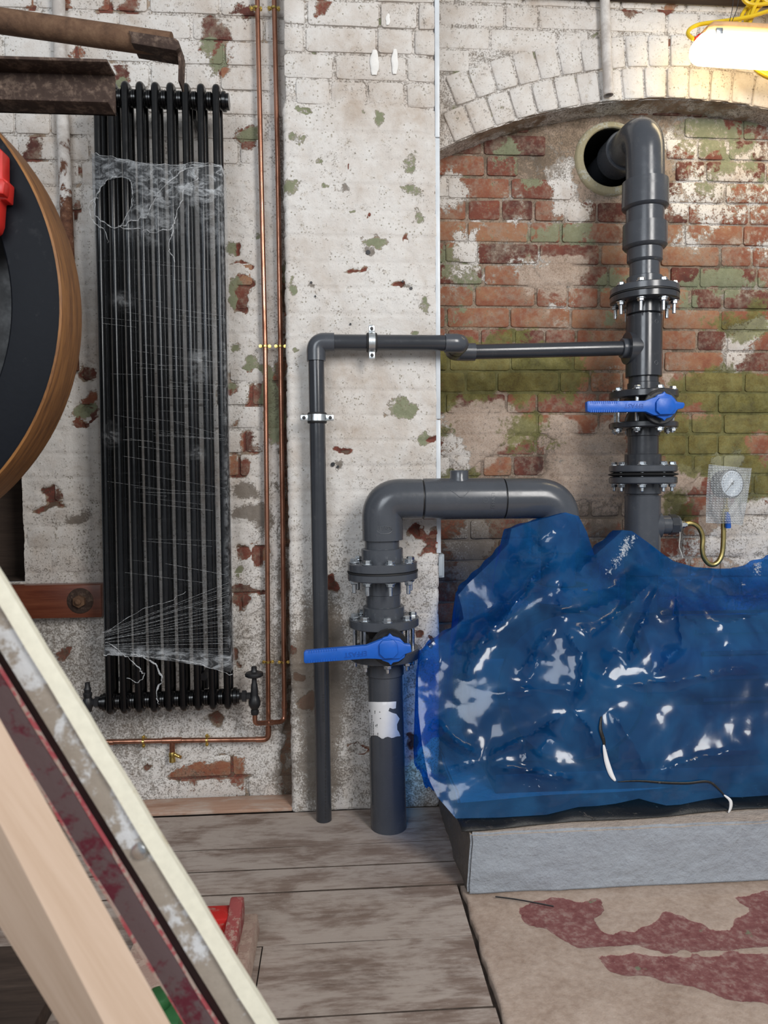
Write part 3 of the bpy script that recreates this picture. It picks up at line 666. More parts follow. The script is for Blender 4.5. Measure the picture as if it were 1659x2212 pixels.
ring_bricks(ARR+.002, ARR+RING, 4); ring_bricks(ARR+RING, ARR+2*RING, 9)
course_bricks(wa, 'arch', YA+.003, XPR+.004, XAR-.05, ACZ, ZTOP, skip=lambda x, z: ((x-ACX)**2+(z-ACZ)**2 < (ARR+2*RING-.02)**2)[[1]], seed=11)
# soffit of the arch
angs = np.arange(-.66, .661, .006); ys = np.arange(YA-.003, YN+.03, .006)
A, Yg = np.meshgrid(angs, ys); rr = ARR+(fbm(A*60, Yg*30, 5, 4)-.5)*.012
V = np.stack([ACX+rr*np.sin(A), Yg, ACZ+rr*np.cos(A)], -1)
V[...,0] = np.maximum(V[...,0], XPR-.01)
me = grid_mesh('soffit', V, *A.shape); n_ = A.size
px_, py_ = PROJ(V.reshape(-1, 3)); b_ = fbm(A.ravel()*14, Yg.ravel()*6, 3, 4)-.5
set_cov(me, np.stack([.45+b_*1.6, .1+0*b_, 0*b_-.4, .30+b_*.4], -1), .45+b_*.5); me.materials.append(M_WALL)
so = bpy.data.objects.new('soffit', me); COL.objects.link(so); so.parent = wa; ROOTLOC[so.name] = np.zeros(3)
# -- niche wall behind the arch, with the sleeve hole
HC = P(1319, 343, YN); sN = S(1319, 343, YN); HR = 62/sN; HRO = 79/sN
hole = lambda x, z: (x-HC[0])**2+(z-HC[2])**2 < (HR+.012)**2
holeb = lambda x, z: (x-HC[0])**2+(z-HC[2])**2 < (HRO*.94)**2
wn = wall_sheet('wall_niche', 'niche', flat(XPR-.02, XAR, YN), lambda x: 0.0, ACZ+ARR+.03, res=.0055, keepfn=lambda x, z: ~hole(x, z))
course_bricks(wn, 'niche', YN, XPR+.002, XAR-.05, .42, ACZ+ARR+.02, skip=lambda x, z: hole(x, z), seed=21)
# sleeve ring, its bore and the dark end
sl = root('wall_sleeve', tuple(HC), 'round cement ringed sleeve hole in brick wall under the arch', 'wall sleeve')
m = MB(); prof = [(0, HR), (-.012, HR), (-.016, HR+.004), (-.010, HR+.02), (-.007, HRO-.004), (.006, HRO)]
m.lathe(HC, HC+np.array([0, .1, 0]), prof, 48, caps=False); m.build('collar', M_SLEEVE, sl, angle=60)
m = MB(); m.lathe(HC, HC+np.array([0, .1, 0]), [(-.012, HR), (.34, HR)], 48, caps=False)
m.lathe(HC, HC+np.array([0, .1, 0]), [(.335, HR), (.34, .001)], 48, caps=False); m.build('bore', M_BLKIRON, sl)

# ================================================================== FLOOR
PX0 = FL(1008, 1935)[0]; PY0 = FL(1010, 1935)[1]; PH = P(1035, 1800, PY0)[2]
XE = .5*(FL(1003, 1930)[0]+FL(1080, 2212)[0])
m = MB(); m.box(-2.6, 2.9, -.6, YL+.3, -.10, -.022); fl = m.build('floor', M_GAP, None, loc=(0,0,0), smooth=False); tag(fl, kind='structure')
rows = [2.306, 2.085, 1.965, 1.852, 1.636, 1.405, 1.19, .97, .75, .53, .31, .09, -.13]
XB = FL(557, 2100)[0]
def plank(x0, x1, y0, y1, k):
    m = MB(); nx = 24; g = .0016+.0010*random.random(); dz = random.uniform(-.0015, .001)
    bot = []; 
    xs = np.linspace(x0, x1, nx)
    yn = lambda x, s: (vnoise(np.array([x*6.0]), np.array([s*3.1]), k)[0]-.5)*.003
    lo = [(x, y0+g+yn(x, 1), dz) for x in xs]; hi = [(x, y1-g+yn(x, 2), dz) for x in xs]
    v = lo+hi+[(x, y, -.025) for x, y, _ in lo]+[(x, y, -.025) for x, y, _ in hi]
    f = [(i, i+1, nx+i+1, nx+i) for i in range(nx-1)]+[(2*nx+i, 2*nx+i+1, i+1, i) for i in range(nx-1)]+[(nx+i, nx+i+1, 3*nx+i+1, 3*nx+i) for i in range(nx-1)]
    f += [(nx-1, 2*nx-1+0, 4*nx-1, 3*nx-1), (0, nx, 3*nx, 2*nx)]
    m.add(v, f); o = m.build('plank', M_PLANK, fl, smooth=False); o.data.materials.append(M_GAP)
    for p_ in o.data.polygons:
        if abs(p_.normal.z) < .5: p_.material_index = 1
    return o
for k in range(len(rows)-1):
    y1, y0 = rows[k], rows[k+1]; xr = XE-.006+random.uniform(-.004, .003)
    if k <= 2: xr = PX0+.012
    if k in (4, 6): plank(-2.4, XB, y0, y1, k); plank(XB+.003, xr, y0, y1, k+40)
    else: plank(-2.4, xr, y0, y1, k)
# stone slab with worn maroon paint
def inpoly(x, y, poly):
    c = np.zeros(x.shape, bool); n = len(poly)
    for i in range(n):
        x0, y0 = poly[i]; x1, y1 = poly[(i+1) % n]
        if y0 == y1: continue
        c ^= ((y0 > y) != (y1 > y)) & (x < (x1-x0)*(y-y0)/(y1-y0)+x0)
    return c
z3 = lambda l: [(x/1.5095+560, y/1.5095+1680) for x, y in l]
PA = z3([(830,420),(1000,395),(1110,398),(1122,430),(1080,470),(1130,500),(1220,502),(1285,488),(1330,435),(1400,450),(1480,492),(1560,470),(1592,430),(1560,385),(1659,372),(1800,380),(1800,545),(1400,560),(1250,545),(1040,570),(960,520)])
PB = z3([(1090,590),(1250,580),(1480,575),(1800,560),(1800,760),(1560,725),(1450,690),(1330,675),(1180,630)])
xs = np.arange(XE+.004, 2.9, .011); ysl = np.arange(.1, 1.86, .011); X, Y = np.meshgrid(xs, ysl)
X[:,0] += (fbm(Y[:,0]*14, Y[:,0]*0, 3, 3)-.5)*.016; Z = (fbm(X*3, Y*3, 8, 4)-.5)*.010-.004
px_, py_ = PROJ(np.stack([X, Y, Z], -1)); px_ = px_+(fbm(X*16, Y*16, 5, 4)-.5)*60; py_ = py_+(fbm(X*16+30, Y*16, 6, 4)-.5)*36; pa = (inpoly(px_, py_, PA) | inpoly(px_, py_, PB)).astype(float)
for _ in range(2):
    q = np.pad(pa, 1, mode='edge'); pa = (q[:-2,1:-1]+q[2:,1:-1]+q[1:-1,:-2]+q[1:-1,2:]+q[1:-1,1:-1]*2)/6
Z -= .003*pa
V = np.stack([X, Y, Z], -1); V = np.concatenate([np.stack([X[:,:1], Y[:,:1], Z[:,:1]*0-.03], -1), V], 1)
me = grid_mesh('stone_slab', V, *V.shape[:2]); at = me.attributes.new('paint', 'FLOAT', 'POINT')
at.data.foreach_set('value', np.concatenate([pa[:,:1], pa], 1).astype(np.float32).ravel()); me.materials.append(M_SLAB)
o = bpy.data.objects.new('stone_slab', me); COL.objects.link(o); o.parent = fl; ROOTLOC[o.name] = np.zeros(3)
# timber laid along the foot of the left wall
m = MB(); m.box(-1.7, XPL-.004, YP+.002, YL-.006, 0.0, .012); b = m.build('baseboard_left', M_SKIRT, None, bevel=.002); tag(b, kind='structure')
# timber rail at the top of the arch wall
m = MB(); zt = P(1400, -4, YA-.03)[2]; m.box(XPR+.03, XAR-.1, YA-.045, YA-.004, zt, zt+.06); b = m.build('trim_1', M_DARKW, None, bevel=.003); tag(b, kind='structure')
# ceiling-less walls beyond the frame stay as they are; concrete plinth
bm = bmesh.new(); bmesh.ops.create_cube(bm, size=1)
for v in bm.verts: v.co = Vector((PX0+(v.co.x+.5)*(2.3-PX0), PY0+(v.co.y+.5)*(YN-.03-PY0), (v.co.z+.5)*PH))
bmesh.ops.bevel(bm, geom=list(bm.edges), offset=.006, segments=2, affect='EDGES')
bmesh.ops.triangulate(bm, faces=bm.faces); 
for _ in range(6):
    long = [e for e in bm.edges if e.calc_length() > .035]
    if long: bmesh.ops.subdivide_edges(bm, edges=long, cuts=1, use_grid_fill=False); bmesh.ops.triangulate(bm, faces=[f for f in bm.faces if len(f.verts) > 3])
ar = np.array([v.co for v in bm.verts]); dn = (fbm(ar[:,0]*11+ar[:,1]*7, ar[:,2]*16+ar[:,1]*5, 14, 4)-.5)
for v, d in zip(bm.verts, dn):
    if v.co.y < PY0+.03: v.co.y += d*.014+ (v.co.z/PH)*.012*max(0, .0)
    if v.co.x < PX0+.02: v.co.x += d*.02+.010*(v.co.z/PH)
    if v.co.z > PH-.02: v.co.z += d*.006
off = Vector((PX0+.6, PY0+.35, 0))
for v in bm.verts: v.co -= off
me = bpy.data.meshes.new('concrete_plinth'); bm.to_mesh(me); bm.free(); me.shade_smooth(); me.set_sharp_from_angle(angle=math.radians(50)); me.materials.append(M_CONC)
pl = bpy.data.objects.new('concrete_plinth', me); pl.location = off; COL.objects.link(pl)
tag(pl, 'low grey blue painted concrete plinth carrying the blue sheeted pump', 'plinth')

# ================================================================== PIPEWORK
def text_geo(txt, size, depth=.0012):
    c = bpy.data.curves.new('t', 'FONT'); c.body = txt; c.size = size; c.extrude = depth; c.align_x = 'CENTER'; c.align_y = 'CENTER'; c.resolution_u = 2
    o = bpy.data.objects.new('t', c); COL.objects.link(o); bpy.context.view_layer.update()
    me = o.to_mesh(); v = np.array([tuple(a.co) for a in me.vertices]); f = [tuple(p.vertices) for p in me.polygons]
    o.to_mesh_clear(); bpy.data.objects.remove(o); bpy.data.curves.remove(c)
    return v, f
def emboss(txt, size, c, ang, mat, parent, name='lettering', bend=None):
    """letters facing -y at c, turned by ang; bend = (axis dir 'x'/'z', radius) wraps them round a pipe"""
    v, f = text_geo(txt, size); ca, sa = math.cos(ang), math.sin(ang)
    x = v[:,0]*ca-v[:,1]*sa; z = v[:,0]*sa+v[:,1]*ca; y = -v[:,2]
    if bend:
        d, r = bend
        if d == 'x': y = y + r-np.sqrt(np.maximum(r*r-z*z, 1e-6))
        else: y = y + r-np.sqrt(np.maximum(r*r-x*x, 1e-6))
    m = MB(); m.add(np.stack([x, y, z], -1)+np.array(c), f); return m.build(name, mat, parent, smooth=False)
class VStack:
    """a vertical run: heights and half widths are read as pixels on the plane Y of its axis"""
    def __init__(s, top, bot, Y, rt): s.t = top; s.b = bot; s.Y = Y; s.rt = rt
    def px(s, py): return s.t[0]+(s.b[0]-s.t[0])*(py-s.t[1])/(s.b[1]-s.t[1])
    def at(s, py): return P(s.px(py), py, s.Y)
    def r(s, py, hw): return hw/S(s.px(py), py, s.Y)
    def part(s, name, prof, mat, seg=40, parent=None, angle=35):
        a = s.at(prof[0][0]); b = s.at(prof[-1][0]); L = np.linalg.norm(b-a)
        pr = [(L*(py-prof[0][0])/(prof[-1][0]-prof[0][0]), s.r(py, hw)) for py, hw in prof]
        m = MB(); m.lathe(a, b, pr, seg); return m.build(name, mat, parent or s.rt, angle=angle)
    def ring(s, name, y0, y1, hw, mat, ch=2, parent=None): return s.part(name, [(y0, hw-ch), (y0+ch*.7, hw), (y1-ch*.7, hw), (y1, hw-ch)], mat, 48, parent)
def bolt_mesh(hexr, hh, grip, nh, stud, thread=None):
    m = MB(); z = lambda a: (0, 0, a)
    m.lathe(z(0), z(1), [(0, hexr*1.35), (.0022, hexr*1.35)], 16)
    m.lathe(z(.0022), z(1), [(0, hexr), (hh*.75, hexr), (hh, hexr*.82)], 6)
    tr = hexr*.52
    m.lathe(z(-grip), z(0), [(0, tr), (grip, tr)], 10)
    m.lathe(z(-grip-.0022), z(1), [(0, hexr*1.35), (.0022, hexr*1.35)], 16)
    m.lathe(z(-grip-nh-.0022), z(1), [(0, hexr*.82), (nh*.2, hexr), (nh, hexr)], 6)
    if stud: m.lathe(z(-grip-nh-stud), z(1), [(0, tr*.8), (.002, tr), (stud, tr)], 10)
    me = m.mesh('bolt', angle=30); me.materials.append(M_ZINC); return me
def bolts(parent, vs, ytop, hw, me, n=8, ph=22.5):
    c = vs.at(ytop); r = vs.r(ytop, hw)
    for k in range(n):
        a = math.radians(ph+360/n*k)
        link_mesh('bolt', me, parent, c+np.array([r*math.cos(a), r*math.sin(a), 0]), (0, 0, a+random.uniform(-.5, .5)))

# ---- suction main: floor pipe, valve flanges, elbow, tee, elbow down to the pump
bx = FL(839, 1783)
sm = root('suction_pipe', tuple(P(839, 1786, YM)), 'thick dark grey plastic pipe rising from the floor with elbow and flanges', 'pipe')
vs = VStack((825, 1165), (840, 1795), YM, sm); zf = 1797
pf = vs.part('pipe', [(1450, 37.5), (zf, 38.8)], M_PVC)
vs.ring('hub', 1428, 1456, 41, M_PVC)
f1 = vs.ring('flange', 1398, 1420, 76, M_PVC, 3); f2 = vs.ring('flange', 1332, 1351, 75.5, M_PVC, 3)
vs.ring('hub', 1308, 1335, 45, M_PVC); vs.part('pipe', [(1280, 37.5), (1310, 37.5)], M_PVC); vs.ring('hub', 1250, 1283, 39, M_PVC)
f3 = vs.ring('flange', 1233.5, 1250, 76, M_PVC, 3); vs.part('gasket', [(1231.2, 76.5), (1234, 76.5)], M_RUBBER); f4 = vs.ring('flange', 1213, 1231.5, 75, M_PVC, 3)
vs.ring('hub', 1184, 1215, 45, M_PVC); vs.part('pipe', [(1160, 37.5), (1186, 37.5)], M_PVC)
s_ = S(830, 1230, YM)
bl = bolt_mesh(.0125, .011, (1250-1213)/s_+.001, .0105, .030); bolts(f4, vs, 1213, 63, bl, 8, 11)
s_ = S(830, 1370, YM); bl = bolt_mesh(.0125, .011, (1420-1332)/s_+.001, .0105, .016); bolts(f2, vs, 1332, 63, bl, 8, 3)
rm = 44/S(825, 1100, YM); cen = P(825, 1078, YM); hz = [P(827, 1166, YM), cen, P(910, 1078.5, YM)]
m = MB(); m.tube(fillet(hz, 50/S(825, 1100, YM), 14), rm, 40); e = m.build('elbow', M_PVC, sm)
emboss('EFFAST', .014, P(828, 1138, YM)-np.array([0, rm, 0]), 0, M_EMB, e, bend=('z', rm))
m = MB(); m.tube([P(828+16*math.cos(a)*1.0, 1142+8*math.sin(a), YM)-np.array([0, math.sqrt(rm**2-(16*math.cos(a)/700)**2), 0]) for a in np.linspace(0, 2*math.pi, 25)[:-1]], .0011, 6, closed=True); m.build('embossed_oval', M_EMB, e)
m = MB(); m.tube([P(892+6*math.cos(a), 1081+14*math.sin(a), YM)-np.array([0, math.sqrt(rm**2-((1078-1081-14*math.sin(a))/700)**2)-.0005, 0]) for a in np.linspace(0, 2*math.pi, 25)[:-1]], .0010, 6, closed=True); m.build('embossed_oval', M_EMB, e)
def hlathe(name, p, mat, parent, Y, y, rt=None):      # horizontal lathe from px,hw pairs
    a = P(p[0][0], y, Y); b = P(p[-1][0], y, Y); b[2] = a[2]; L = np.linalg.norm(b-a)
    m = MB(); m.lathe(a, b, [(L*(x-p[0][0])/(p[-1][0]-p[0][0]), hw/S(x, y, Y)) for x, hw in p], 48); return m.build(name, mat, parent)
hlathe('joint_groove', [(908, 41), (916, 41)], M_BLACKP, sm, YM, 1078.5)
te = hlathe('tee', [(913.5, 43), (915, 44.5), (1084, 44.5), (1085.5, 43)], M_PVC, sm, YM, 1078)
hlathe('joint_groove', [(1083, 41), (1091, 41)], M_BLACKP, sm, YM, 1078)
ax = P(992, 1078, YM); m = MB(); rb = 20/S(992, 1030, YM)
m.lathe(ax, ax+np.array([0, 0, .2]), [(0, rb*1.15), (.058, rb*1.15), (.066, rb), (1.0*(P(992,1016,YM)[2]-ax[2])-.002, rb), (P(992,1016,YM)[2]-ax[2], rb-.002), (P(992,1016,YM)[2]-ax[2]-.001, rb*.72), (P(992,1016,YM)[2]-ax[2]-.02, rb*.7)], 32); m.build('branch_stub', M_PVC, te)
def oncyl(px, py, ya, r, extra=.0004):
    q = P(px, py, YM); dz = q[2]-ya; q = P(px, py, YM-math.sqrt(max(r*r-dz*dz, 1e-6))); q[1] -= extra; return q
rt_ = 44.5/S(1000, 1078, YM)
m = MB(); m.tube(fillet([oncyl(951, 1040, ax[2], rt_), oncyl(975, 1060, ax[2], rt_), oncyl(993, 1074, ax[2], rt_), oncyl(1000, 1074, ax[2], rt_), oncyl(1017, 1058, ax[2], rt_), oncyl(1038, 1038, ax[2], rt_)], .01), .0012, 6); m.build('saddle_ridge', M_EMB, te)
emboss('EFFAST', .016, oncyl(1066, 1080, ax[2], rt_, 0), math.pi/2, M_EMB, te, bend=('x', rt_))
m = MB(); m.tube([oncyl(1049+5.5*math.cos(a), 1080+6*math.sin(a), ax[2], rt_, 0) for a in np.linspace(0, 2*math.pi, 21)[:-1]], .0011, 6, closed=True); m.tube([oncyl(1046, 1080, ax[2], rt_, 0), oncyl(1052, 1078, ax[2], rt_, 0)], .001, 6); m.build('embossed_mark', M_EMB, te)
cor = P(1207, 1078, YM); cor[2] = ax[2]
a0 = P(1088, 1078, YM); a0[2] = ax[2]; dn = cor.copy(); dn[2] = P(1207, 1190, YM)[2]
m = MB(); m.tube(fillet([a0, cor, dn], 50/S(1207, 1078, YM), 14), 43.8/S(1150, 1078, YM), 40); e2 = m.build('elbow', M_PVC, sm)
rg = 44.3/S(1207, 1078, YM); m = MB(); m.tube([np.array([cor[0]+.003, cor[1]+rg*math.sin(a), cor[2]+rg*math.cos(a)]) for a in np.linspace(0, 2*math.pi, 49)[:-1]], .0012, 6, closed=True)
d2 = dn.copy(); d2[2] = .62; m = MB(); m.cyl(dn, d2, 37.5/S(1207, 1100, YM), 32); m.build('pipe', M_PVC, sm)
fz = P(1207, 1262, YM)[2]; m = MB(); m.lathe((cor[0], cor[1], fz-.05), (cor[0], cor[1], fz), [(0, .10), (.003, .105), (.047, .105), (.05, .10)], 40); m.build('flange', M_PVC, sm)
# paper label, torn on its right
rl = 38.2/S(835, 1550, YM)
def oncylv(px, py, extra=.0006):
    c = vs.at(py); dx = P(px, py, YM)[0]-c[0]; q = P(px, py, YM-math.sqrt(max(rl*rl-dx*dx, 1e-7))); 
    dx = min(max(q[0]-c[0], -rl), rl); return np.array([c[0]+dx, YM-math.sqrt(max(rl*rl-dx*dx, 0))-extra, q[2]])
zA = lambda l: [(x/3.159+620, y/3.159+1140) for x, y in l]
lp = zA([(553,1187),(620,1190),(690,1188),(745,1183),(742,1230),(722,1235),(700,1228),(692,1250),(720,1262),(745,1268),(768,1300),(750,1340),(752,1375),(765,1395),(773,1418),(720,1432),(650,1440),(565,1436),(560,1330),(556,1250)])
def cyl_patch(poly, step, fn, extra):
    xs = [p[0] for p in poly]; ys = [p[1] for p in poly]; pts = [Vector(p) for p in poly]; n = len(pts); A = np.array(poly)
    gx, gy = np.meshgrid(np.arange(min(xs)+step/2, max(xs), step), np.arange(min(ys)+step/2, max(ys), step*2)); ins = inpoly(gx, gy, poly)
    pts += [Vector((float(a), float(b))) for a, b in zip(gx[ins], gy[ins])]
    v, e, f, *_ = delaunay_2d_cdt(pts, [(i, (i+1) % n) for i in range(n)], [], 1, 1e-4)
    return [fn(q.x, q.y, extra) for q in v], [tuple(t) for t in f]
m = MB(); m.add(*cyl_patch(lp, 4, oncylv, .0008)); lb = m.build('paper_label', M_LABEL, pf, angle=80)
m = MB()
for x, ys in ((566, (1335, 1428)), (577, (1280, 1425)), (588, (1325, 1425)), (598, (1248, 1272)), (604, (1345, 1360)), (612, (1340, 1362)), (618, (1400, 1425))):
    y = ys[0]
    while y < ys[1]:
        y2 = min(y+random.uniform(5, 14), ys[1]); q = zA([(x, y), (x+4, y), (x+4, y2), (x, y2)]); m.add([oncylv(a, b, .0013) for a, b in q], [(0,1,2,3)]); y = y2+random.uniform(2, 5)
for x, y in ((634, 1258), (638, 1302)): q = zA([(x-4, y+4), (x+5, y), (x-4, y-4)]); m.add([oncylv(a, b, .0013) for a, b in q], [(0,1,2)])
o = m.build('print', M_INK, lb, smooth=False); o['kind'] = 'stuff'

# ---- discharge main: elbow from the sleeve, collars, flanges, tees
dm = root('discharge_pipe', tuple(P(1388, 1300, YR)), 'tall grey flanged plastic pipe curving from the wall sleeve down into blue sheet', 'pipe')
vr = VStack((1394, 380), (1387, 1200), YR, dm)
zt = P(1319, 345, YN)[2]; top = vr.at(392); rc = .118; rE = 40/S(1394, 350, YR)
back = np.array([HC[0]+.012, YN+.25, zt]); bend = np.array([top[0]-.004, YR, zt])
dirb = back-bend; dirb /= np.linalg.norm(dirb)
m = MB(); m.tube(fillet([top, bend, bend+dirb*.17], .125, 18), rE, 40); m.build('elbow', M_PVC, dm)
m = MB(); m.cyl(bend+dirb*.150, bend+dirb*.235, rE*1.14, 40, bev=.003); m.build('socket', M_PVC, dm)
m = MB(); m.cyl(bend+dirb*.235, bend+dirb*.46, rE*.97, 40); m.build('pipe', M_PVCD, dm)
vr.part('socket', [(393, 43), (394, 48), (449, 48.5), (453, 44), (455, 39)], M_PVC)
vr.part('pipe', [(449, 39.6), (488, 39.6)], M_PVC)
vr.part('socket', [(485, 40), (486.5, 46), (533, 46.3), (538, 42), (540, 37)], M_PVC)
vr.part('reducer', [(534, 36.8), (564, 36.8), (569, 33), (570, 31)], M_PVC); vr.part('pipe', [(566, 31), (604, 31)], M_PVC)
vr.ring('hub', 599, 626, 37, M_PVC)
a1 = vr.ring('flange', 622, 638, 71, M_PVC, 3); vr.part('gasket', [(637.5, 71.6), (640, 71.6)], M_RUBBER); a2 = vr.ring('flange', 639.5, 655, 71, M_PVCD, 3)
vr.ring('hub', 654, 680, 37, M_PVCD); vr.part('pipe', [(676, 31), (690, 31)], M_PVCD)
t1 = vr.ring('tee', 683, 815, 37.5, M_PVCD, 1.2)
s_ = S(1390, 640, YR); bl = bolt_mesh(.0118, .010, (655-622)/s_+.001, .0095, .034); bolts(a1, vr, 622, 60, bl, 8, 15)
axp = vr.at(752.5); m = MB(); rb = 34.5/S(1390, 752, YR); xl = P(1353, 752, YR)[0]
m.cyl(axp, (xl, YR, axp[2]), rb, 40); m.build('branch_boss', M_PVCD, t1)
m = MB(); m.cyl((xl+.004, YR, axp[2]), (P(1342, 752, YR)[0], YR, axp[2]), 21/s_, 32, bev=.0015); m.build('branch_socket', M_PVC, t1)
for y in (702, 789):
    c = oncylv(1400, y) ; c = vr.at(y); r_ = vr.r(y, 37.5); dx = .018
    m = MB(); m.tube([np.array([c[0]+dx+.0065*math.cos(a), YR-math.sqrt(r_**2-(dx+.0065*math.cos(a))**2), c[2]+.0065*math.sin(a)]) for a in np.linspace(0, 2*math.pi, 19)[:-1]], .0009, 6, closed=True); m.build('embossed_mark', M_EMB, t1)
vr.part('pipe', [(812, 31), (832, 31)], M_PVCD); vr.ring('hub', 827, 848, 33.5, M_PVCD)
a3 = vr.ring('flange', 846, 862, 71, M_PVCD, 3); a4 = vr.ring('flange', 913, 926, 71, M_PVCD, 3)
s_ = S(1390, 880, YR); bl = bolt_mesh(.0118, .010, (926-846)/s_+.001, .0095, .006); bolts(a3, vr, 846, 60, bl, 8, 9)
vr.ring('hub', 925, 943, 34.5, M_PVCD); vr.part('pipe', [(940, 32), (985, 32)], M_PVCD); vr.ring('hub', 981, 1007, 38, M_PVCD)
a5 = vr.ring('flange', 1005, 1020, 70, M_PVC, 3); vr.part('gasket', [(1019.5, 58), (1023.5, 70), (1025, 72.5), (1026.5, 70), (1030, 58)], M_RUBBER, 48); a6 = vr.ring('flange', 1029.5, 1044.5, 70, M_PVC, 3)
bl = bolt_mesh(.0118, .010, (1044.5-1005)/s_+.001, .0095, .016); bolts(a5, vr, 1005, 59, bl, 8, 20)
vr.ring('hub', 1043, 1067, 38, M_PVC); vr.part('pipe', [(1064, 33), (1074, 33)], M_PVC)
t2 = vr.ring('tee', 1070, 1240, 37.3, M_PVC, 1.2); vr.part('pipe', [(1235, 33), (1330, 33)], M_PVC)
c2 = vr.at(1134); xr = P(1444, 1134, YR)[0]
m = MB(); m.lathe(c2, c2+np.array([.2, 0, 0]), [(0, 32/s_), (.058, 30/s_), (.066, 20.5/s_), (xr-c2[0]+.004, 20.5/s_)], 40); m.build('branch_boss', M_PVC, t2)
un = MB(); un.lathe((xr, YR, c2[2]), (xr+1, YR, c2[2]), [(0, 21.5/s_), (.001, 22.5/s_), (.026, 22.5/s_), (.028, 21/s_)], 8); u_ = un.build('union_nut', M_PVCD, dm)
un = MB(); un.lathe((xr+.026, YR, c2[2]), (xr+1, YR, c2[2]), [(0, 20/s_), (.008, 20/s_), (.009, 18.5/s_)], 32); un.build('union_end', M_PVC, u_)

# ---- wafer valves with blue lever handles
def valve(name, label, vstk, y0, y1, Yh, disc, dr, hp, star, boss, txt, tpos, tang, tsize):
    c = vstk.at((y0+y1)/2); s = S(vstk.px(y0), y0, vstk.Y)
    r = root(name, tuple(c), label, 'valve', 'blue lever valves on the grey pipes')
    m = MB(); h = (y1-y0)/s/2; m.lathe(c-np.array([0,0,h]), c+np.array([0,0,h]), [(0, .064), (h*.4, .060), (h, .050), (h*1.6, .060), (2*h, .064)], 40); m.build('body', M_BLACKP, r)
    dc = P(*disc, Yh+.022)
    m = MB(); m.cyl((c[0], c[1]-.045, c[2]), (dc[0], dc[1]+.01, dc[2]), .024, 24); m.build('stem', M_BLACKP, r)
    R_ = dr/S(*disc, Yh); m = MB()
    m.lathe((dc[0], dc[1]+.010, dc[2]), (dc[0], dc[1]-.01, dc[2]), [(0, R_*.96), (.002, R_), (.008, R_), (.010, R_*.96)], 48)
    for k in range(26):
        a = math.radians(20+k*4.6); m.add([np.array([dc[0]+q*math.cos(a+t), dc[1]-.0005-w, dc[2]+q*math.sin(a+t)]) for w in (0, .002) for q, t in ((R_*.84, -.014), (R_*.99, -.014), (R_*.99, .014), (R_*.84, .014))], [(0,1,2,3), (4,7,6,5), (0,4,5,1), (1,5,6,2), (2,6,7,3), (3,7,4,0)])
    m.build('toothed_plate', M_BLACKP, r)
    def pr(poly, Y, ya, yb): q = [P(x, y, Y) for x, y in poly]; return [(a[0], a[2]) for a in q], ya, yb
    m = MB(); m.prism(*pr(star, Yh+.008, Yh+.012, Yh-.002)); m.build('handle_base', M_BLUE, r, bevel=.002)
    m = MB(); m.prism(*pr(hp, Yh, Yh+.012, Yh-.010)); hd = m.build('handle', M_BLUE, r, bevel=.0028)
    m = MB(); m.prism(*pr(boss, Yh-.012, Yh-.008, Yh-.019)); m.build('handle_boss', M_BLUE, hd, bevel=.003)
    tp = P(*tpos, Yh-.010); emboss(txt, tsize, tp, tang, M_BLUEL, hd)
    return r, hd
z5 = lambda l: [(x/4.096+1240, y/4.096+700) for x, y in l]
v1, h1 = valve('butterfly_valve', 'blue lever valve low on the pipe rising from the floor', vs, 1351, 1398, 2.03, (841.5, 1398), 40.5,
  zA([(115,845),(130,836),(240,826),(540,800),(600,777),(640,760),(700,754),(770,770),(800,790),(843,795),(848,843),(800,860),(770,888),(650,895),(600,890),(545,889),(240,912),(125,922),(115,910)]),
  zA([(700,718),(722,738),(770,752),(800,785),(815,830),(800,880),(760,908),(722,915),(707,934),(690,915),(650,902),(622,872),(600,830),(622,770),(660,745),(685,738)]),
  zA([(650,768),(725,762),(752,790),(756,855),(725,888),(665,892),(630,860),(628,795)]), 'EFFAST', zA([(468, 862)])[0], math.pi+.07, .021)
v2, h2 = valve('butterfly_valve', 'blue lever valve high on the flanged wall pipe', vr, 862, 913, 2.25, (1428, 878), 38.5,
  z5([(105,690),(120,684),(370,683),(620,680),(715,646),(760,640),(850,640),(892,680),(905,690),(963,697),(969,720),(955,748),(905,758),(880,796),(800,812),(700,810),(625,778),(370,781),(130,783),(108,775)]),
  z5([(790,597),(805,618),(850,632),(885,668),(898,722),(885,785),(845,825),(805,838),(790,859),(772,840),(735,825),(700,790),(688,720),(700,660),(735,625),(775,616)]),
  z5([(750,652),(845,650),(888,690),(890,755),(850,800),(755,802),(722,768),(722,690)]), 'EFFAST', z5([(530, 722)])[0], math.pi, .020)
def ticks(hd, pts, Yf, mat=M_BLUE):
    m = MB()
    for x, y in pts:
        q = P(x, y, Yf); m.box(q[0]-.0014, q[0]+.0014, Yf-.0016, Yf+.002, q[2]-.004, q[2]+.004)
    o = m.build('grip_ribs', mat, hd, smooth=False); o['kind'] = 'stuff'
ticks(h1, zA([(150+x, 845-.09*x+q) for x in range(0, 190, 17) for q in (0, 68)]), 2.03-.010)
ticks(h2, z5([(150+x, q) for x in range(0, 230, 19) for q in (692, 770)]), 2.25-.010)

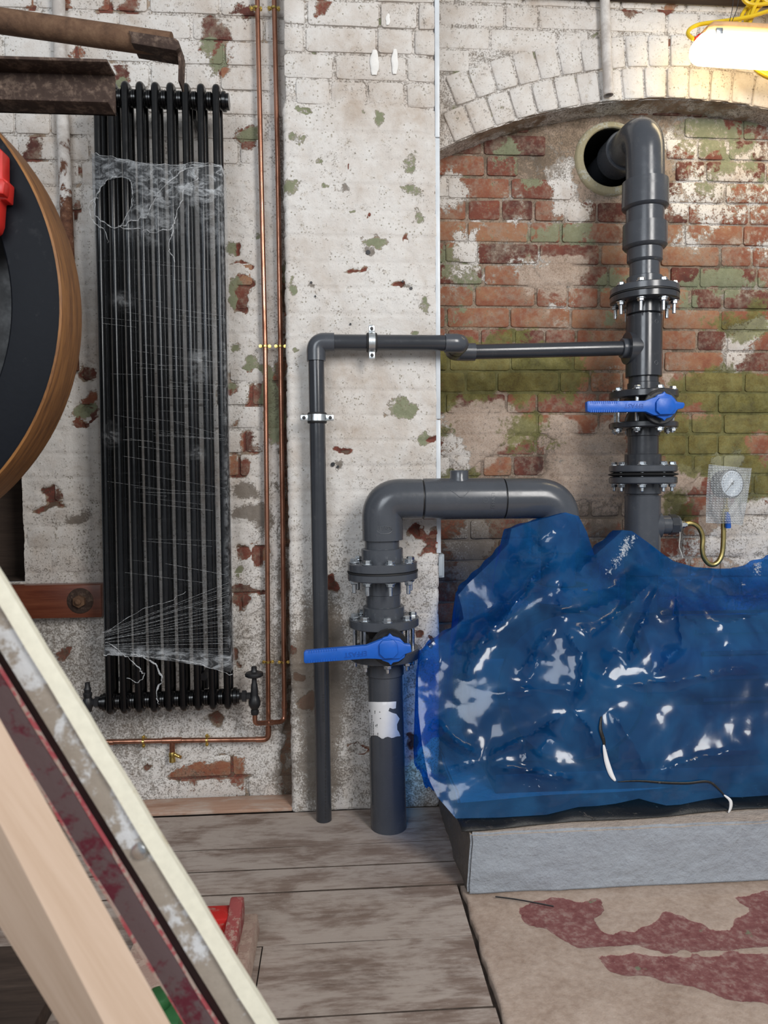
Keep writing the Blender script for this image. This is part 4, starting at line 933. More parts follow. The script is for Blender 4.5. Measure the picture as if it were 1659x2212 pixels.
# ---- small bypass pipe with elbows and two steel clips
sp = root('bypass_pipe', tuple(P(700, 1779, YS)), 'slim dark grey plastic pipe up the pier and across to the tall pipe', 'pipe')
rS = 17/S(690, 1200, YS); rE2 = 20.4/S(690, 760, YS); rS2 = 15.8/S(1150, 756, YR)*1.0
bot = FL(700, 1781); bot[1] = YS; tp = P(683, 780, YS); bot = np.array([P(700, 1779, YS)[0], YS, 0.0])
crn = P(682.5, 739.5, YS); hr = P(722, 739.5, YS); hr[2] = crn[2]
m = MB(); m.cyl(bot, tp+np.array([0,0,.01]), rS, 32); vp = m.build('pipe', M_PVCD, sp)
m = MB(); m.tube(fillet([tp, crn, hr], 26/680, 12), rE2, 32); m.build('elbow', M_PVC, sp)
e0 = P(961, 739, YS); e0[2] = crn[2]; m = MB(); m.cyl(hr-np.array([.01,0,0]), e0+np.array([.01,0,0]), rS, 32); m.build('pipe', M_PVCD, sp)
ec = P(995, 739, YS); ec[2] = crn[2]; eb = np.array([ec[0], YR, crn[2]])
m = MB(); m.tube(fillet([e0, ec, np.array([ec[0], (YS+YR)/2+.01, ec[2]])], .028, 12), rE2, 32); m.build('elbow', M_PVC, sp)
sx = P(1026, 758, YR); sx[2] = crn[2]; m = MB(); m.tube(fillet([np.array([ec[0], (YS+YR)/2-.01, ec[2]]), eb, sx], .028, 12), rE2, 32); m.build('elbow', M_PVC, sp)
m = MB(); m.cyl(sx-np.array([.012,0,0]), (P(1345, 752, YR)[0], YR, axp[2]), rS, 32); m.build('pipe', M_PVCD, sp)
def clip(c, ax, parent):
    """steel band on a rubber liner, lugs and screws; ax 'x' or 'z' = the pipe's run"""
    c = np.array(c); d = np.array([1.,0,0]) if ax == 'x' else np.array([0,0,1.]); l = np.array([0,0,1.]) if ax == 'x' else np.array([1.,0,0])
    m = MB(); m.lathe(c-d*.0165, c+d*.0165, [(0, rS+.0035), (.003, rS+.0055), (.030, rS+.0055), (.033, rS+.0035)], 32); cl = m.build('clip_liner', M_RUBBER, parent)
    m = MB(); m.lathe(c-d*.010, c+d*.010, [(0, rS+.0075), (.020, rS+.0075)], 32); m.build('clip_band', M_ZINCP, cl)
    for s in (-1, 1):
        q = c+l*s*(rS+.016); lo = q-d*.010-l*.012; hi = q+d*.010+l*.012
        m = MB(); m.box(lo[0], hi[0], YS-.012, YS-.004, lo[2], hi[2]); lg = m.build('clip_lug', M_ZINCP, cl, bevel=.004)
        m = MB(); y = YS-.012; m.lathe((q[0], y, q[2]), (q[0], y-1, q[2]), [(0, .0055), (.002, .0055), (.004, .004), (.0042, .002)], 12); m.build('clip_screw', M_BLKIRON, lg)
    m = MB(); q = c; m.cyl((q[0], YS+rS, q[2]), (q[0], YP+.004, q[2]), .006, 12); m.build('clip_stud', M_ZINC, cl)
qv = P(684.5, 903, YS); f_ = (qv[2]-tp[2])/(bot[2]-tp[2]); clip(tp+(bot-tp)*f_, 'z', sp)
qh = P(803, 739, YS); qh[2] = crn[2]; clip(qh, 'x', sp)
# barcode and print line on the slim pipe
def onsmall(px, py, extra=.0005):
    q = P(px, py, YS); f = (q[2]-tp[2])/(bot[2]-tp[2]); c = tp+(bot-tp)*f; dx = q[0]-c[0]; dx = max(min(dx, rS*.98), -rS*.98); q = P(px, py, YS-math.sqrt(rS*rS-dx*dx)); dx = max(min(q[0]-c[0], rS*.98), -rS*.98)
    return np.array([c[0]+dx, YS-math.sqrt(rS*rS-dx*dx)-extra, q[2]])
m = MB(); y = 1500.
while y < 1560:
    h = random.uniform(.8, 3.2); q = [(697, y), (701, y), (701, y+h), (697, y+h)]; m.add([onsmall(a, b) for a, b in q], [(0,1,2,3)]); y += h+random.uniform(1, 3)
y = 1584.
while y < 1770:
    h = random.uniform(2, 6); q = [(702.5, y), (704.3, y), (704.3, y+h), (702.5, y+h)]; m.add([onsmall(a, b) for a, b in q], [(0,1,2,3)]); y += h+random.uniform(1.5, 5)
o = m.build('print', M_INK, vp, smooth=False); o['kind'] = 'stuff'

# ---- pressure gauge on its brass siphon, in bubble wrap
gr = root('pressure_gauge', tuple(P(1482, 1131, YR)), 'bubble wrapped round pressure gauge on a looped brass siphon tube', 'gauge')
yG = YR
m = MB(); m.lathe((xr+.034, yG, c2[2]), (xr+1, yG, c2[2]), [(0, 17/s_), (.006, 14/s_), (.010, 9/s_), (.012, 7/s_)], 20); m.build('thread_tape', M_PTFE, gr)
m = MB(); m.lathe((P(1470, 1132, yG)[0], yG, c2[2]), (9, yG, c2[2]), [(0, 8/s_), (.014, 8/s_), (.015, 6/s_), (.022, 6/s_)], 6); m.build('tail_nut', M_ZINC, gr)
pp = [(1478,1133),(1486,1131),(1496,1131),(1507,1137),(1515,1150),(1518,1166),(1517,1185),(1520,1203),(1529,1216),(1540,1220),(1551,1214),(1559,1200),(1562,1180),(1563,1150),(1563,1125),(1564,1100)]
m = MB(); m.tube(smooth_path(pxpath(pp, yG), 5), 5.3/s_, 14); m.build('siphon_tube', M_SIPHON, gr)
m = MB(); q = P(1567, 1112, yG); m.lathe(q, q+np.array([0,0,1]), [(0, 6/s_), (.010, 7/s_), (.022, 7/s_), (.026, 5/s_), (.055, 5/s_), (.056, 7/s_), (.07, 7/s_)], 8); m.build('gauge_cock', M_BRASS, gr)
m = MB(); q = P(1573, 1141, yG-.022); q2 = P(1572, 1108, yG-.022); m.lathe(q, q2, [(0, 5/s_), (.004, 6/s_), (.03, 5.6/s_), (.05, 4.2/s_)], 10); m.cyl(q2, q2+np.array([0, .022, 0]), .004, 8); m.build('tap_lever', M_BLUED, gr)
gc = P(1578, 1045, yG-.03); rg = 30/S(1578, 1045, yG-.03); nrm = np.array([.22, -1, .06]); nrm /= np.linalg.norm(nrm)
m = MB(); m.lathe(gc-nrm*.045, gc+nrm*.02, [(0, rg*.9), (.004, rg), (.042, rg), (.046, rg*1.06), (.050, rg*1.06), (.052, rg*.98)], 40); ca = m.build('case', M_BLKIRON, gr)
m = MB(); m.lathe(gc+nrm*.0065, gc+nrm, [(0, rg*.93), (.001, rg*.93)], 40); m.build('dial', M_WHITE, ca)
u = np.cross(np.array([0,0,1.]), nrm); u /= np.linalg.norm(u); u = -u if u[0] < 0 else u; w = np.array([0,0,1.])
m = MB(); m.tube([gc+nrm*.0095+u*rg*.15+w*rg*.2, gc+nrm*.0095-u*rg*.62-w*rg*.62], .0013, 6); m.sphere(gc+nrm*.009, .004, 10, 6); m.build('needle', M_INK, ca)
m = MB()
for k in range(19):
    a = math.radians(-135+15*k+90); d = u*math.cos(a)+w*math.sin(a); m.tube([gc+nrm*.009+d*rg*.74, gc+nrm*.009+d*rg*.86], .0007, 4)
m.build('scale_marks', M_INK, ca)
m = MB(); m.cyl(gc-nrm*.02-w*rg*.95, P(1567, 1090, yG), .007, 12); m.build('stem', M_BRASS, ca)
# bag
bagp = [(1531,1003),(1560,1006),(1600,1010),(1623,1011),(1618,1050),(1611,1095),(1603,1135),(1580,1131),(1550,1131),(1524,1129),(1526,1080),(1528,1040)]
def bag(px, py, side):
    cx, cy = 1576, 1060; d = math.hypot((px-cx)/50, (py-cy)/75); b = math.sqrt(max(0, 1-d*d*.85)) if d < 1.08 else 0
    return P(px, py, yG-.028-side*(.012+.042*b))+np.array([0, .003*math.sin(px*.3+py*.2), 0])
n = len(bagp); xs_ = np.arange(1526, 1624, 6.0); ys_ = np.arange(1005, 1135, 6.0); gx, gy = np.meshgrid(xs_, ys_); ins = inpoly(gx, gy, bagp)
pts = [Vector(p) for p in bagp]+[Vector((float(a), float(b))) for a, b in zip(gx[ins], gy[ins])]
dv, de, df, *_ = delaunay_2d_cdt(pts, [(i, (i+1) % n) for i in range(n)], [], 1, 1e-4)
m = MB(); m.add([bag(q.x, q.y, 1) for q in dv]+[bag(q.x, q.y, -1) for q in dv], [tuple(t) for t in df]+[tuple(i+len(dv) for i in reversed(t)) for t in df])
bg = m.build('bubble_wrap', M_BUBBLE, None, angle=180); tag(bg, 'clear bubble wrap sleeve taped around the round gauge', 'bubble wrap')
m = MB(); m.tube(smooth_path(pxpath([(1468,1140),(1469,1160),(1467,1180),(1472,1195),(1475,1205)], YR-.02), 5), .0011, 5); m.build('loose_thread', M_PTFE, gr)

# ================================================================== RADIATOR AND ITS PIPES
YF, YB = 2.262, 2.322; YMID = (YF+YB)/2
XT = [209, 239, 268.5, 300.5, 333.5, 366.5, 399.5, 432.5, 465.5]; XBm = [237, 268, 300.5, 333, 365, 396.5, 428, 460, 492]
rd = root('column_radiator', tuple(P(365, 1548, YMID)), 'tall gloss black column radiator wrapped in clear film', 'radiator')
rT = .0112; zT = [P(x, 168+.035*(x-268), YF)[2] for x in XT]; zB = [P(x, 1549-.045*(x-237), YF)[2] for x in XBm]
def rx(i, z):                                          # x of section i at height z
    xt = P(XT[i], 172, YF)[0]; xb = P(XBm[i], 1545, YF)[0]; return xb+(xt-xb)*(z-zB[i])/(zT[i]-zB[i])
hubT = [zT[i]-.046 for i in range(9)]; hubB = [zB[i]+.040 for i in range(9)]
for i in range(9):
    rr_ = (YB-YF)/2; z1 = zT[i]-rT-rr_*.55; z0 = zB[i]+rT+rr_*.55
    pts = [(rx(i, z0), YF, z0)]+[(rx(i, z0+(z1-z0)*k/4), YF, z0+(z1-z0)*k/4) for k in range(1, 5)]
    pts += [(rx(i, z1), YMID-rr_*math.cos(a), z1+rr_*.55*math.sin(a)) for a in np.linspace(.25, math.pi-.25, 9)]
    pts += [(rx(i, z1), YB, z1), (rx(i, z0), YB, z0)]
    pts += [(rx(i, z0), YMID+rr_*math.cos(a), z0-rr_*.55*math.sin(a)) for a in np.linspace(.25, math.pi-.25, 9)]
    m = MB(); m.tube(pts, rT, 16, closed=True); se = m.build('section', M_BLKPAINT, rd)
for hub in (hubT, hubB):
    for i in range(8):
        a = np.array([rx(i, hub[i]), YMID, hub[i]]); b = np.array([rx(i+1, hub[i+1]), YMID, hub[i+1]]); L = np.linalg.norm(b-a)
        m = MB(); m.lathe(a, b, [(0, .0245), (L*.22, .0245), (L*.30, .0215), (L*.38, .0265), (L*.48, .0265), (L*.5, .0235), (L*.52, .0265), (L*.62, .0265), (L*.70, .0215), (L*.78, .0245), (L, .0245)], 24); m.build('connector', M_BLKPAINT, rd)
def endcap(i, hub, s, n=(.0245, .0245, .022, .029, .029, .024, .024)):
    a = np.array([rx(i, hub[i]), YMID, hub[i]]); m = MB(); t = (0, .010, .014, .016, .026, .028, .036)
    m.lathe(a, a+np.array([s, 0, 0]), list(zip(t, n)), 24); m.build('end_plug', M_BLKPAINT, rd)
endcap(8, hubT, 1); endcap(0, hubT, -1); endcap(8, hubB, 1); endcap(0, hubB, -1)
for x, y in ((258, 232), (421, 240), (274, 1470), (446, 1466)):
    q = P(x, y, YB+.02); m = MB(); m.box(q[0]-.006, q[0]+.006, YB+.010, YL-.001, q[2]-.03, q[2]+.03); m.lathe((q[0], YB-.03, q[2]+.02), (q[0], YB+.03, q[2]+.02), [(0, .012), (.045, .012)], 12); m.build('wall_bracket', M_BLKIRON, rd)
# valves
zv = hubB[8]
def stackz(m, x, y, base, prof, seg=20): m.lathe((x, y, base), (x, y, base+1), prof, seg)
vx = P(550, 1516, YMID)[0]; rv = root('radiator_valve', (vx, YMID, zv), 'black radiator valve with round handwheel beside two copper pipes', 'valve')
sv = S(550, 1516, YMID); m = MB(); stackz(m, vx, YMID, P(550, 1543, YMID)[2], [(0, .012), (.006, .013), (.013, .013), (.016, .010), (.022, .014), (.030, .0185), (.042, .0195), (.054, .016), (.062, .0125), (.066, .0125), (.075, .012), (.098, .0105), (.103, .0085), (.120, .0075)]); m.build('body', M_BLKIRON, rv)
zw = P(549, 1457, YMID)[2]; m = MB(); m.lathe((vx, YMID, zw-.009), (vx, YMID, zw+1), [(0, .008), (.001, .022), (.005, .029), (.011, .030), (.016, .026), (.019, .012), (.024, .009), (.034, .009), (.036, .006)], 28); m.build('handwheel', M_BLKIRON, rv)
xn0 = rx(8, zv)+.036; m = MB(); m.lathe((xn0, YMID, zv), (9, YMID, zv), [(0, .012), (.006, .012), (.0065, .019), (.020, .019), (.0205, .012), (vx-xn0-.012, .011)], 6); m.build('union_nut', M_BLKIRON, rv)
lx = P(190, 1522, YMID)[0]; zl = hubB[0]; lv = root('lockshield_valve', (lx, YMID, zl), 'small black capped valve where the leaning rail meets the radiator', 'valve')
m = MB(); stackz(m, lx, YMID, zl-.03, [(0, .011), (.010, .013), (.020, .017), (.035, .017), (.045, .012), (.055, .014), (.060, .014), (.063, .010), (.073, .012), (.079, .0085), (.094, .0075), (.095, .005)]); m.build('body', M_BLKIRON, lv)
x0 = rx(0, zl)-.036; m = MB(); m.lathe((x0, YMID, zl), (-9, YMID, zl), [(0, .012), (.004, .018), (.018, .018), (.019, .011), (x0-lx-.01, .011)], 6); m.build('union_nut', M_BLKIRON, lv)
# copper pipes
YC = YL-.034; rC = 5.2/S(575, 800, YC)
def pclip(q, ax, parent):
    q = np.array(q); l = np.array([1., 0, 0]) if ax == 'z' else np.array([0, 0, 1.]); d = np.array([0, 0, 1.]) if ax == 'z' else np.array([1., 0, 0])
    m = MB(); m.lathe(q-d*.004, q+d*.004, [(0, rC+.001), (.001, rC+.0024), (.007, rC+.0024), (.008, rC+.001)], 20); c = m.build('pipe_clip', M_BRASS, parent)
    for s in (-1, 1):
        p = q+l*s*(rC+.007); m = MB(); m.cyl((p[0], YC-.003, p[2]), (p[0], YC+.006, p[2]), .0055, 12); m.cyl((p[0], YC-.006, p[2]), (p[0], YC-.003, p[2]), .0035, 8); m.build('clip_screw', M_BRASS, c)
    m = MB(); m.cyl((q[0], YC+rC, q[2]), (q[0], YL+.008, q[2]), .004, 10); m.build('clip_spigot', M_BRASS, c)
c1 = root('copper_pipe', tuple(P(580, 1597, YC)), 'copper pipe down the wall then left under the radiator with drain tap', 'pipe', 'copper pipes beside the radiator')
t0 = np.array([P(553, -60, YC)[0], YC, ZTOP]); t0 = P(553.5, -110, YC)
b1 = P(580, 1597, YC); le = P(236, 1603, YC); far = P(60, 1606, YC)
path = fillet([t0, P(567, 500, YC), P(573, 750, YC), P(577.5, 1200, YC), b1, P(372, 1599.5, YC), far], [0, .3, .3, .3, .022, .3, 0], 8)
m = MB(); m.tube(path, rC, 16); m.build('tube', M_COPPER, c1)
def sleeve(a, b, parent, r=1.22, name='fitting', mat=M_COPPER):
    m = MB(); L = np.linalg.norm(np.array(b)-np.array(a)); m.lathe(a, b, [(0, rC*1.08), (.0012, rC*r), (L-.0012, rC*r), (L, rC*1.08)], 20); return m.build(name, mat, parent)
m = MB(); m.tube(fillet([P(579.7, 1570, YC), b1, P(553, 1597.5, YC)], .022, 10), rC*1.2, 18); m.build('elbow', M_COPPER, c1)
tee = sleeve(P(350, 1600, YC), P(393, 1599, YC), c1, 1.25, 'tee')
q = P(372, 1600, YC); m = MB(); m.cyl(q, P(372, 1628, YC), rC*1.15, 16); m.build('branch', M_COPPER, tee)
dcq = P(372, 1624, YC); dc = MB(); dc.lathe(dcq, dcq-np.array([0, 0, 1]), [(0, rC*1.2), (.006, rC*1.45), (.016, rC*1.45), (.018, rC*1.15), (.028, rC*1.35), (.034, rC*1.35), (.035, rC*.8)], 12)
noz = P(376, 1630, YC-.004); dc.lathe(noz, P(394, 1637, YC-.02), [(0, rC*.8), (.006, rC*.85), (.009, rC*.6), (.012, rC*.85), (.016, rC*.6), (.019, rC*.85), (.024, rC*.6), (.028, rC*.75)], 12); dc.build('drain_tap', M_BRASS, c1)
sleeve(P(236, 1603, YC), P(246, 1603, YC), c1)
for (x, y) in ((552.5, 18), (572.5, 748), (579, 1430)): pclip(P(x, y, YC), 'z', c1)
for (x, y) in ((310, 1602), (447, 1599)): pclip(P(x, y, YC), 'x', c1)
c2_ = root('copper_pipe', tuple(P(614, 1558, YC)), 'copper pipe nearest the pier, hooking back up into radiator valve', 'pipe', 'copper pipes beside the radiator')
u0 = P(590, -110, YC); cb = P(614.5, 1559, YC-.012)
up = np.array([vx, YMID, P(550, 1542, YMID)[2]]); lo = np.array([vx, YMID, P(550, 1563, YMID)[2]]); br = P(614.5, 1559, YC-.004)
path = fillet([u0, P(600, 350, YC), P(606, 750, YC), P(611.5, 1200, YC), br, lo, up], [0, .3, .3, .3, .022, .018, 0], 8)
m = MB(); m.tube(path, rC, 16); m.build('tube', M_COPPER, c2_)
sleeve(br+(lo-br)*.42, br+(lo-br)*.60, c2_)
m = MB(); m.cyl(P(614, 1515, YC), P(614.3, 1530, YC), rC*1.22, 16); m.build('fitting', M_COPPER, c2_)
for (x, y) in ((591.5, 18), (606, 748), (613, 1430)): pclip(P(x, y, YC), 'z', c2_)

# ================================================================== STRETCH FILM ROUND THE RADIATOR
z1_ = lambda l: [(x/2.676, y/2.676) for x, y in l]; z3_ = lambda l: [(x/2.514, y/2.514+1180) for x, y in l]
YW = YF-rT-.0016
fo = [(199,333),(235,338),(300,351),(360,357),(420,354),(479,357),(483,500),(488,900),(494,1300),(499,1452),(440,1438),(380,1429),(300,1419),(226,1414),(222,1200),(214,700),(201,420)]
hl = z1_([(620,1045),(700,1025),(760,1050),(770,1130),(745,1220),(690,1310),(610,1290),(560,1240),(552,1150),(590,1080)])
def tri_region(outer, holes, step, jit=.25):
    A = np.array(outer); gx, gy = np.meshgrid(np.arange(A[:,0].min()+step/2, A[:,0].max(), step), np.arange(A[:,1].min()+step/2, A[:,1].max(), step))
    gx = gx+(np.random.default_rng(3).random(gx.shape)-.5)*step*jit; ins = inpoly(gx, gy, outer)
    def dens(p):
        o = []
        for i in range(len(p)):
            a = np.array(p[i], float); b = np.array(p[(i+1) % len(p)], float); k = max(1, int(np.linalg.norm(b-a)/step)); o += [tuple(a+(b-a)*j/k) for j in range(k)]
        return o
    op = dens(outer); pts = [Vector((float(x), float(y))) for x, y in op]; ed = [(i, (i+1) % len(op)) for i in range(len(op))]
    for h in holes:
        hp = dens(h); n = len(pts); pts += [Vector((float(x), float(y))) for x, y in hp]; ed += [(n+i, n+(i+1) % len(hp)) for i in range(len(hp))]
        ins &= ~inpoly(gx, gy, h)
    pts += [Vector((float(a), float(b))) for a, b in zip(gx[ins], gy[ins])]
    v, e, f, *_ = delaunay_2d_cdt(pts, ed, [], 1, 1e-3)
    V = np.array([(q.x, q.y) for q in v]); F = []
    for t in f:
        c = V[list(t)].mean(0)
        if any(inpoly(np.array([c[0]]), np.array([c[1]]), h)[0] for h in holes): continue
        F.append(tuple(t))
    return V, F, len(op)
sf = root('stretch_film', tuple(P(360, 1450, YW)), 'torn clear stretch film wound around the black radiator', 'plastic film')
V2, F2, nb = tri_region(fo, [hl], 9)
wav = (fbm(V2[:,0]*.03, V2[:,1]*.03, 61, 3)-.5)*.005
def thickf(x, y):
    top = sstep(470, 380, y)*.9+.35*sstep(360, 345, y); mid = blobs(x, y, [(330, 470, 55, 45, .9), (400, 400, 60, 40, .6), (462, 420, 26, 90, .8), (265, 650, 20, 16, .5), (430, 800, 20, 30, .4), (425, 980, 12, 10, .9), (240, 940, 14, 20, .6), (430, 770, 18, 12, .6)])
    edge = .55*sstep(472, 486, x-.012*(y-357)); bot = .9*sstep(26, 6, np.abs(y-(1416+.09*np.maximum(x-300, 0))))
    return np.clip(top*.7+mid*.8+edge+bot, 0, 1.2)
V3 = np.array([P(x, y, YW) for x, y in V2]); tk = thickf(V2[:,0], V2[:,1]); V3[:,1] += wav*1.0-.003*(tk > .5)
me_v = V3.tolist(); me_f = list(F2); tkl = list(tk)
# sides: continue the left and right edges backwards
Lidx = sorted([i for i in range(len(V2)) if V2[i,0] < 230 and min(abs(V2[i,0]-np.interp(V2[i,1], [333,420,700,1200,1414], [199,201,214,222,226])), 9) < .6], key=lambda i: V2[i,1])
Ridx = sorted([i for i in range(len(V2)) if abs(V2[i,0]-np.interp(V2[i,1], [357,500,900,1300,1452], [479,483,488,494,499])) < .6], key=lambda i: V2[i,1])
for idx in (Lidx, Ridx):
    n0 = len(me_v)
    for k in idx: me_v += [[V3[k,0], YMID, V3[k,2]], [V3[k,0], YB+.014, V3[k,2]]]; tkl += [tk[k]+.15]*2
    for a in range(len(idx)-1):
        me_f += [(idx[a], idx[a+1], n0+2*a+2, n0+2*a), (n0+2*a, n0+2*a+2, n0+2*a+3, n0+2*a+1)]
m = MB(); m.add(me_v, me_f); fm = m.build('film_sheet', M_FILM, sf, angle=180)
at = fm.data.attributes.new('thick', 'FLOAT', 'POINT'); at.data.foreach_set('value', np.array(tkl, np.float32)[:len(fm.data.vertices)])
def rope(pts, r, Y=None, flat=1.0, name='film_twist'):
    p = smooth_path(pxpath(pts, Y or YW-.004), 6); n = len(p)
    rr_ = [(r*.45*(.35+1.3*vnoise(np.array([i*.7]), np.array([r*9000]), 5)[0]))/690 for i in range(n)]
    jx = [(vnoise(np.array([i*.9]), np.array([r*7.1+pts[0][0]]), 15)[0]-.5)*.010 for i in range(n)]; jz = [(vnoise(np.array([i*.9+60]), np.array([r*7.1+pts[0][0]]), 16)[0]-.5)*.010 for i in range(n)]
    p = [q+np.array([jx[i], 0, jz[i]]) for i, q in enumerate(p)]
    p = [q+np.array([0, -.004*vnoise(np.array([i*.5]), np.array([1.0]), 9)[0], 0]) for i, q in enumerate(p)]
    m = MB(); m.tube(p, rr_, 8, flat=flat); m.build(name, M_ROPE, sf, angle=60)
rope(z1_([(760,1045),(700,1022),(620,1040),(575,1105),(548,1180),(560,1255),(620,1300),(690,1315),(760,1280),(850,1250)]), 2.4)
rope(z1_([(560,1150),(522,1170),(520,1240),(560,1300),(605,1330),(625,1405)]), 2.0)
rope(z1_([(1150,1030),(1080,1080),(1045,1180),(1012,1270),(990,1370),(975,1440),(1015,1515)]), 2.4)
rope(z1_([(690,1312),(800,1325),(870,1338),(980,1325),(1012,1268)]), 2.0)
rope(z1_([(760,1050),(770,1130),(748,1215),(700,1300)]), 1.6)
rope(z1_([(850,1250),(880,1180),(940,1090),(1040,1000),(1150,970),(1280,960)]), 2.2)
rope([(199,333),(235,338),(300,351),(360,357),(420,354),(479,357)], 1.4)
rope(z3_([(560,585),(680,590),(800,600),(1000,622),(1130,655),(1255,697)]), 2.4)
rope(z3_([(570,520),(640,560),(700,612),(762,668),(782,705),(745,735),(695,715)]), 2.2)
rope(z3_([(720,590),(790,605),(850,655),(880,720),(852,790),(858,862)]), 3.6)
rope(z3_([(560,470),(700,385),(830,322),(900,305),(1010,245)]), 1.1)
m = MB(); r_ = random.Random(5)
for k in range(22):
    y1 = 1258+165*k/21+r_.uniform(-3, 3); ya = 1362+42*k/21+r_.uniform(-3, 3); y1 += 0
    m.tube(pxpath([(227, ya), (360, ya+(y1-ya)*.5+r_.uniform(-2, 2)), (494, y1)], YW-.002), r_.uniform(.12, .3)/690, 4)
for k in range(46):
    yy = r_.uniform(560, 1340); x0 = r_.uniform(208, 380); L = r_.uniform(50, 200); sl_ = r_.uniform(.02, .16)
    m.tube(pxpath([(max(x0, 218), yy), (min(x0+L, 486), yy+L*sl_)], YW-.002), r_.uniform(.1, .25)/690, 4)
o = m.build('stretch_lines', M_ROPE, sf); o['kind'] = 'stuff'

# ================================================================== LEFT: OLD PIPE, STEEL, WHEEL, TIMBER
m = MB(); yo = YL-.022; m.tube([P(124, -90, yo), P(130, 130, yo), P(137, 300, yo), P(146, 520, yo), P(158, 800, yo)], 13/S(130, 200, yo), 20)
o = m.build('old_wall_pipe', M_OLDPIPE, None, loc=P(140, 330, yo)); tag(o, 'old painted iron pipe flaking to rust, on wall behind the steel channel', 'pipe')
ch = root('steel_channel', tuple(P(0, 190, 1.66)), 'rusty steel channel beam ending in front of the radiator top', 'steel channel')
ya, yb = 1.635, 1.695; A = P(231, 127, ya); B = P(231, 221, ya); xL = -1.75
tk_ = .007; m = MB(); m.box(xL, A[0], yb-tk_, yb, B[2], A[2]); m.build('web', M_RUST, ch, bevel=.001)
m = MB(); m.box(xL, A[0], ya, yb, A[2]-tk_, A[2]); m.build('flange', M_RUST, ch, bevel=.0015)
m = MB(); m.box(xL, A[0], ya, yb, B[2], B[2]+tk_); m.build('flange', M_RUST, ch, bevel=.0015)
ru = root('rusty_tube', tuple(P(0, 46, 1.85)), 'brown rusty steel tube with a flat bracket bending down at its end', 'steel tube')
yt = 1.85; e_ = P(371, 98, yt); s0 = P(0, 45, yt); dv_ = (s0-e_); far_ = e_+dv_*((xL-e_[0])/dv_[0])
m = MB(); m.cyl(e_, far_, 25/S(200, 80, yt), 28); m.build('tube', M_RUSTT, ru)
m = MB(); pz = [(P(x, y, yt)[0], P(x, y, yt)[2]) for x, y in z1_([(765,228),(1030,270),(1050,285),(1056,325),(1034,340),(782,298),(780,262)])]; m.prism(pz, yt-.035, yt+.03); br_ = m.build('bracket', M_RUST, ru, bevel=.0015)
m = MB(); pz = [(P(x, y, yt)[0], P(x, y, yt)[2]) for x, y in z1_([(1034,300),(1056,310),(1054,400),(1049,495),(1039,495),(1041,400)])]; m.prism(pz, yt-.02, yt+.03); m.build('strap', M_RUST, br_, bevel=.001)
m = MB(); zt_ = far_[2]+.08; m.box(xL-.10, xL, 1.58, 1.95, 0, .02); m.box(xL-.075, xL, 1.60, 1.93, .02, zt_); o = m.build('machine_post', M_RUST, None, bevel=.003); tag(o, 'rusty steel post beyond the wheel carrying the channel and tube', 'post')
# flywheel
yw = 1.50; wc = P(-469, 641, yw); R_ = 601/S(-200, 641, yw)
R_ = float(P(132, 641, yw)[0]-wc[0]); fw_ = root('flywheel', (wc[0], yw+.06, 0), 'big black machine wheel with worn brown rim at picture edge', 'wheel')
ax_ = np.array([0, 1., 0])
m = MB(); m.lathe(wc, wc+ax_, [(.118, R_-.012), (.120, R_-.002), (.118, R_), (.004, R_), (.001, R_-.004)], 128, caps=False); m.build('tread', M_TREAD, fw_, angle=50)
m = MB(); ri = R_*489/601; m.lathe(wc, wc+ax_, [(.001, R_-.004), (.000, R_-.008), (.000, ri+.004), (.004, ri), (.055, ri-.01)], 128, caps=False); m.build('face_ring', M_WHEELF, fw_, angle=40)
m = MB(); m.lathe(wc+ax_*.05, wc+ax_, [(0, .02), (0, ri+.005), (.012, ri+.005), (.012, .02)], 96, caps=False); m.build('web', M_WHEELI, fw_)
m = MB(); m.lathe(wc-ax_*.06, wc+ax_, [(0, .02), (0, .09), (.24, .09), (.24, .02)], 40); m.build('hub', M_WHEELI, fw_)
m = MB(); m.cyl(wc-ax_*.12, wc+ax_*.62, .035, 24); m.build('axle', M_BLKIRON, fw_)
m = MB(); yq = wc[1]+.42; m.hexa([(wc[0]-.2, yq-.08, 0), (wc[0]+.2, yq-.08, 0), (wc[0]+.2, yq+.08, 0), (wc[0]-.2, yq+.08, 0)], [(wc[0]-.07, yq-.05, wc[2]+.05), (wc[0]+.07, yq-.05, wc[2]+.05), (wc[0]+.07, yq+.05, wc[2]+.05), (wc[0]-.07, yq+.05, wc[2]+.05)]); m.build('pedestal', M_BLKIRON, fw_)
m = MB(); pz = [(P(x, y, yw-.03)[0], P(x, y, yw-.03)[2]) for x, y in z1_([(-260,800),(0,858),(22,882),(22,1030),(50,1052),(42,1160),(4,1156),(-6,1290),(-20,1330),(-260,1500)])]; m.prism(pz, yw-.035, yw-.002); rc_ = m.build('spoke_clamp', M_REDP, fw_, bevel=.003)
m = MB(); pz = [(P(x, y, yw-.05)[0], P(x, y, yw-.05)[2]) for x, y in z1_([(-90,1035),(20,1034),(34,1062),(26,1128),(-90,1110)])]; m.prism(pz, yw-.055, yw-.03); m.build('clamp_boss', M_REDP, rc_, bevel=.004)
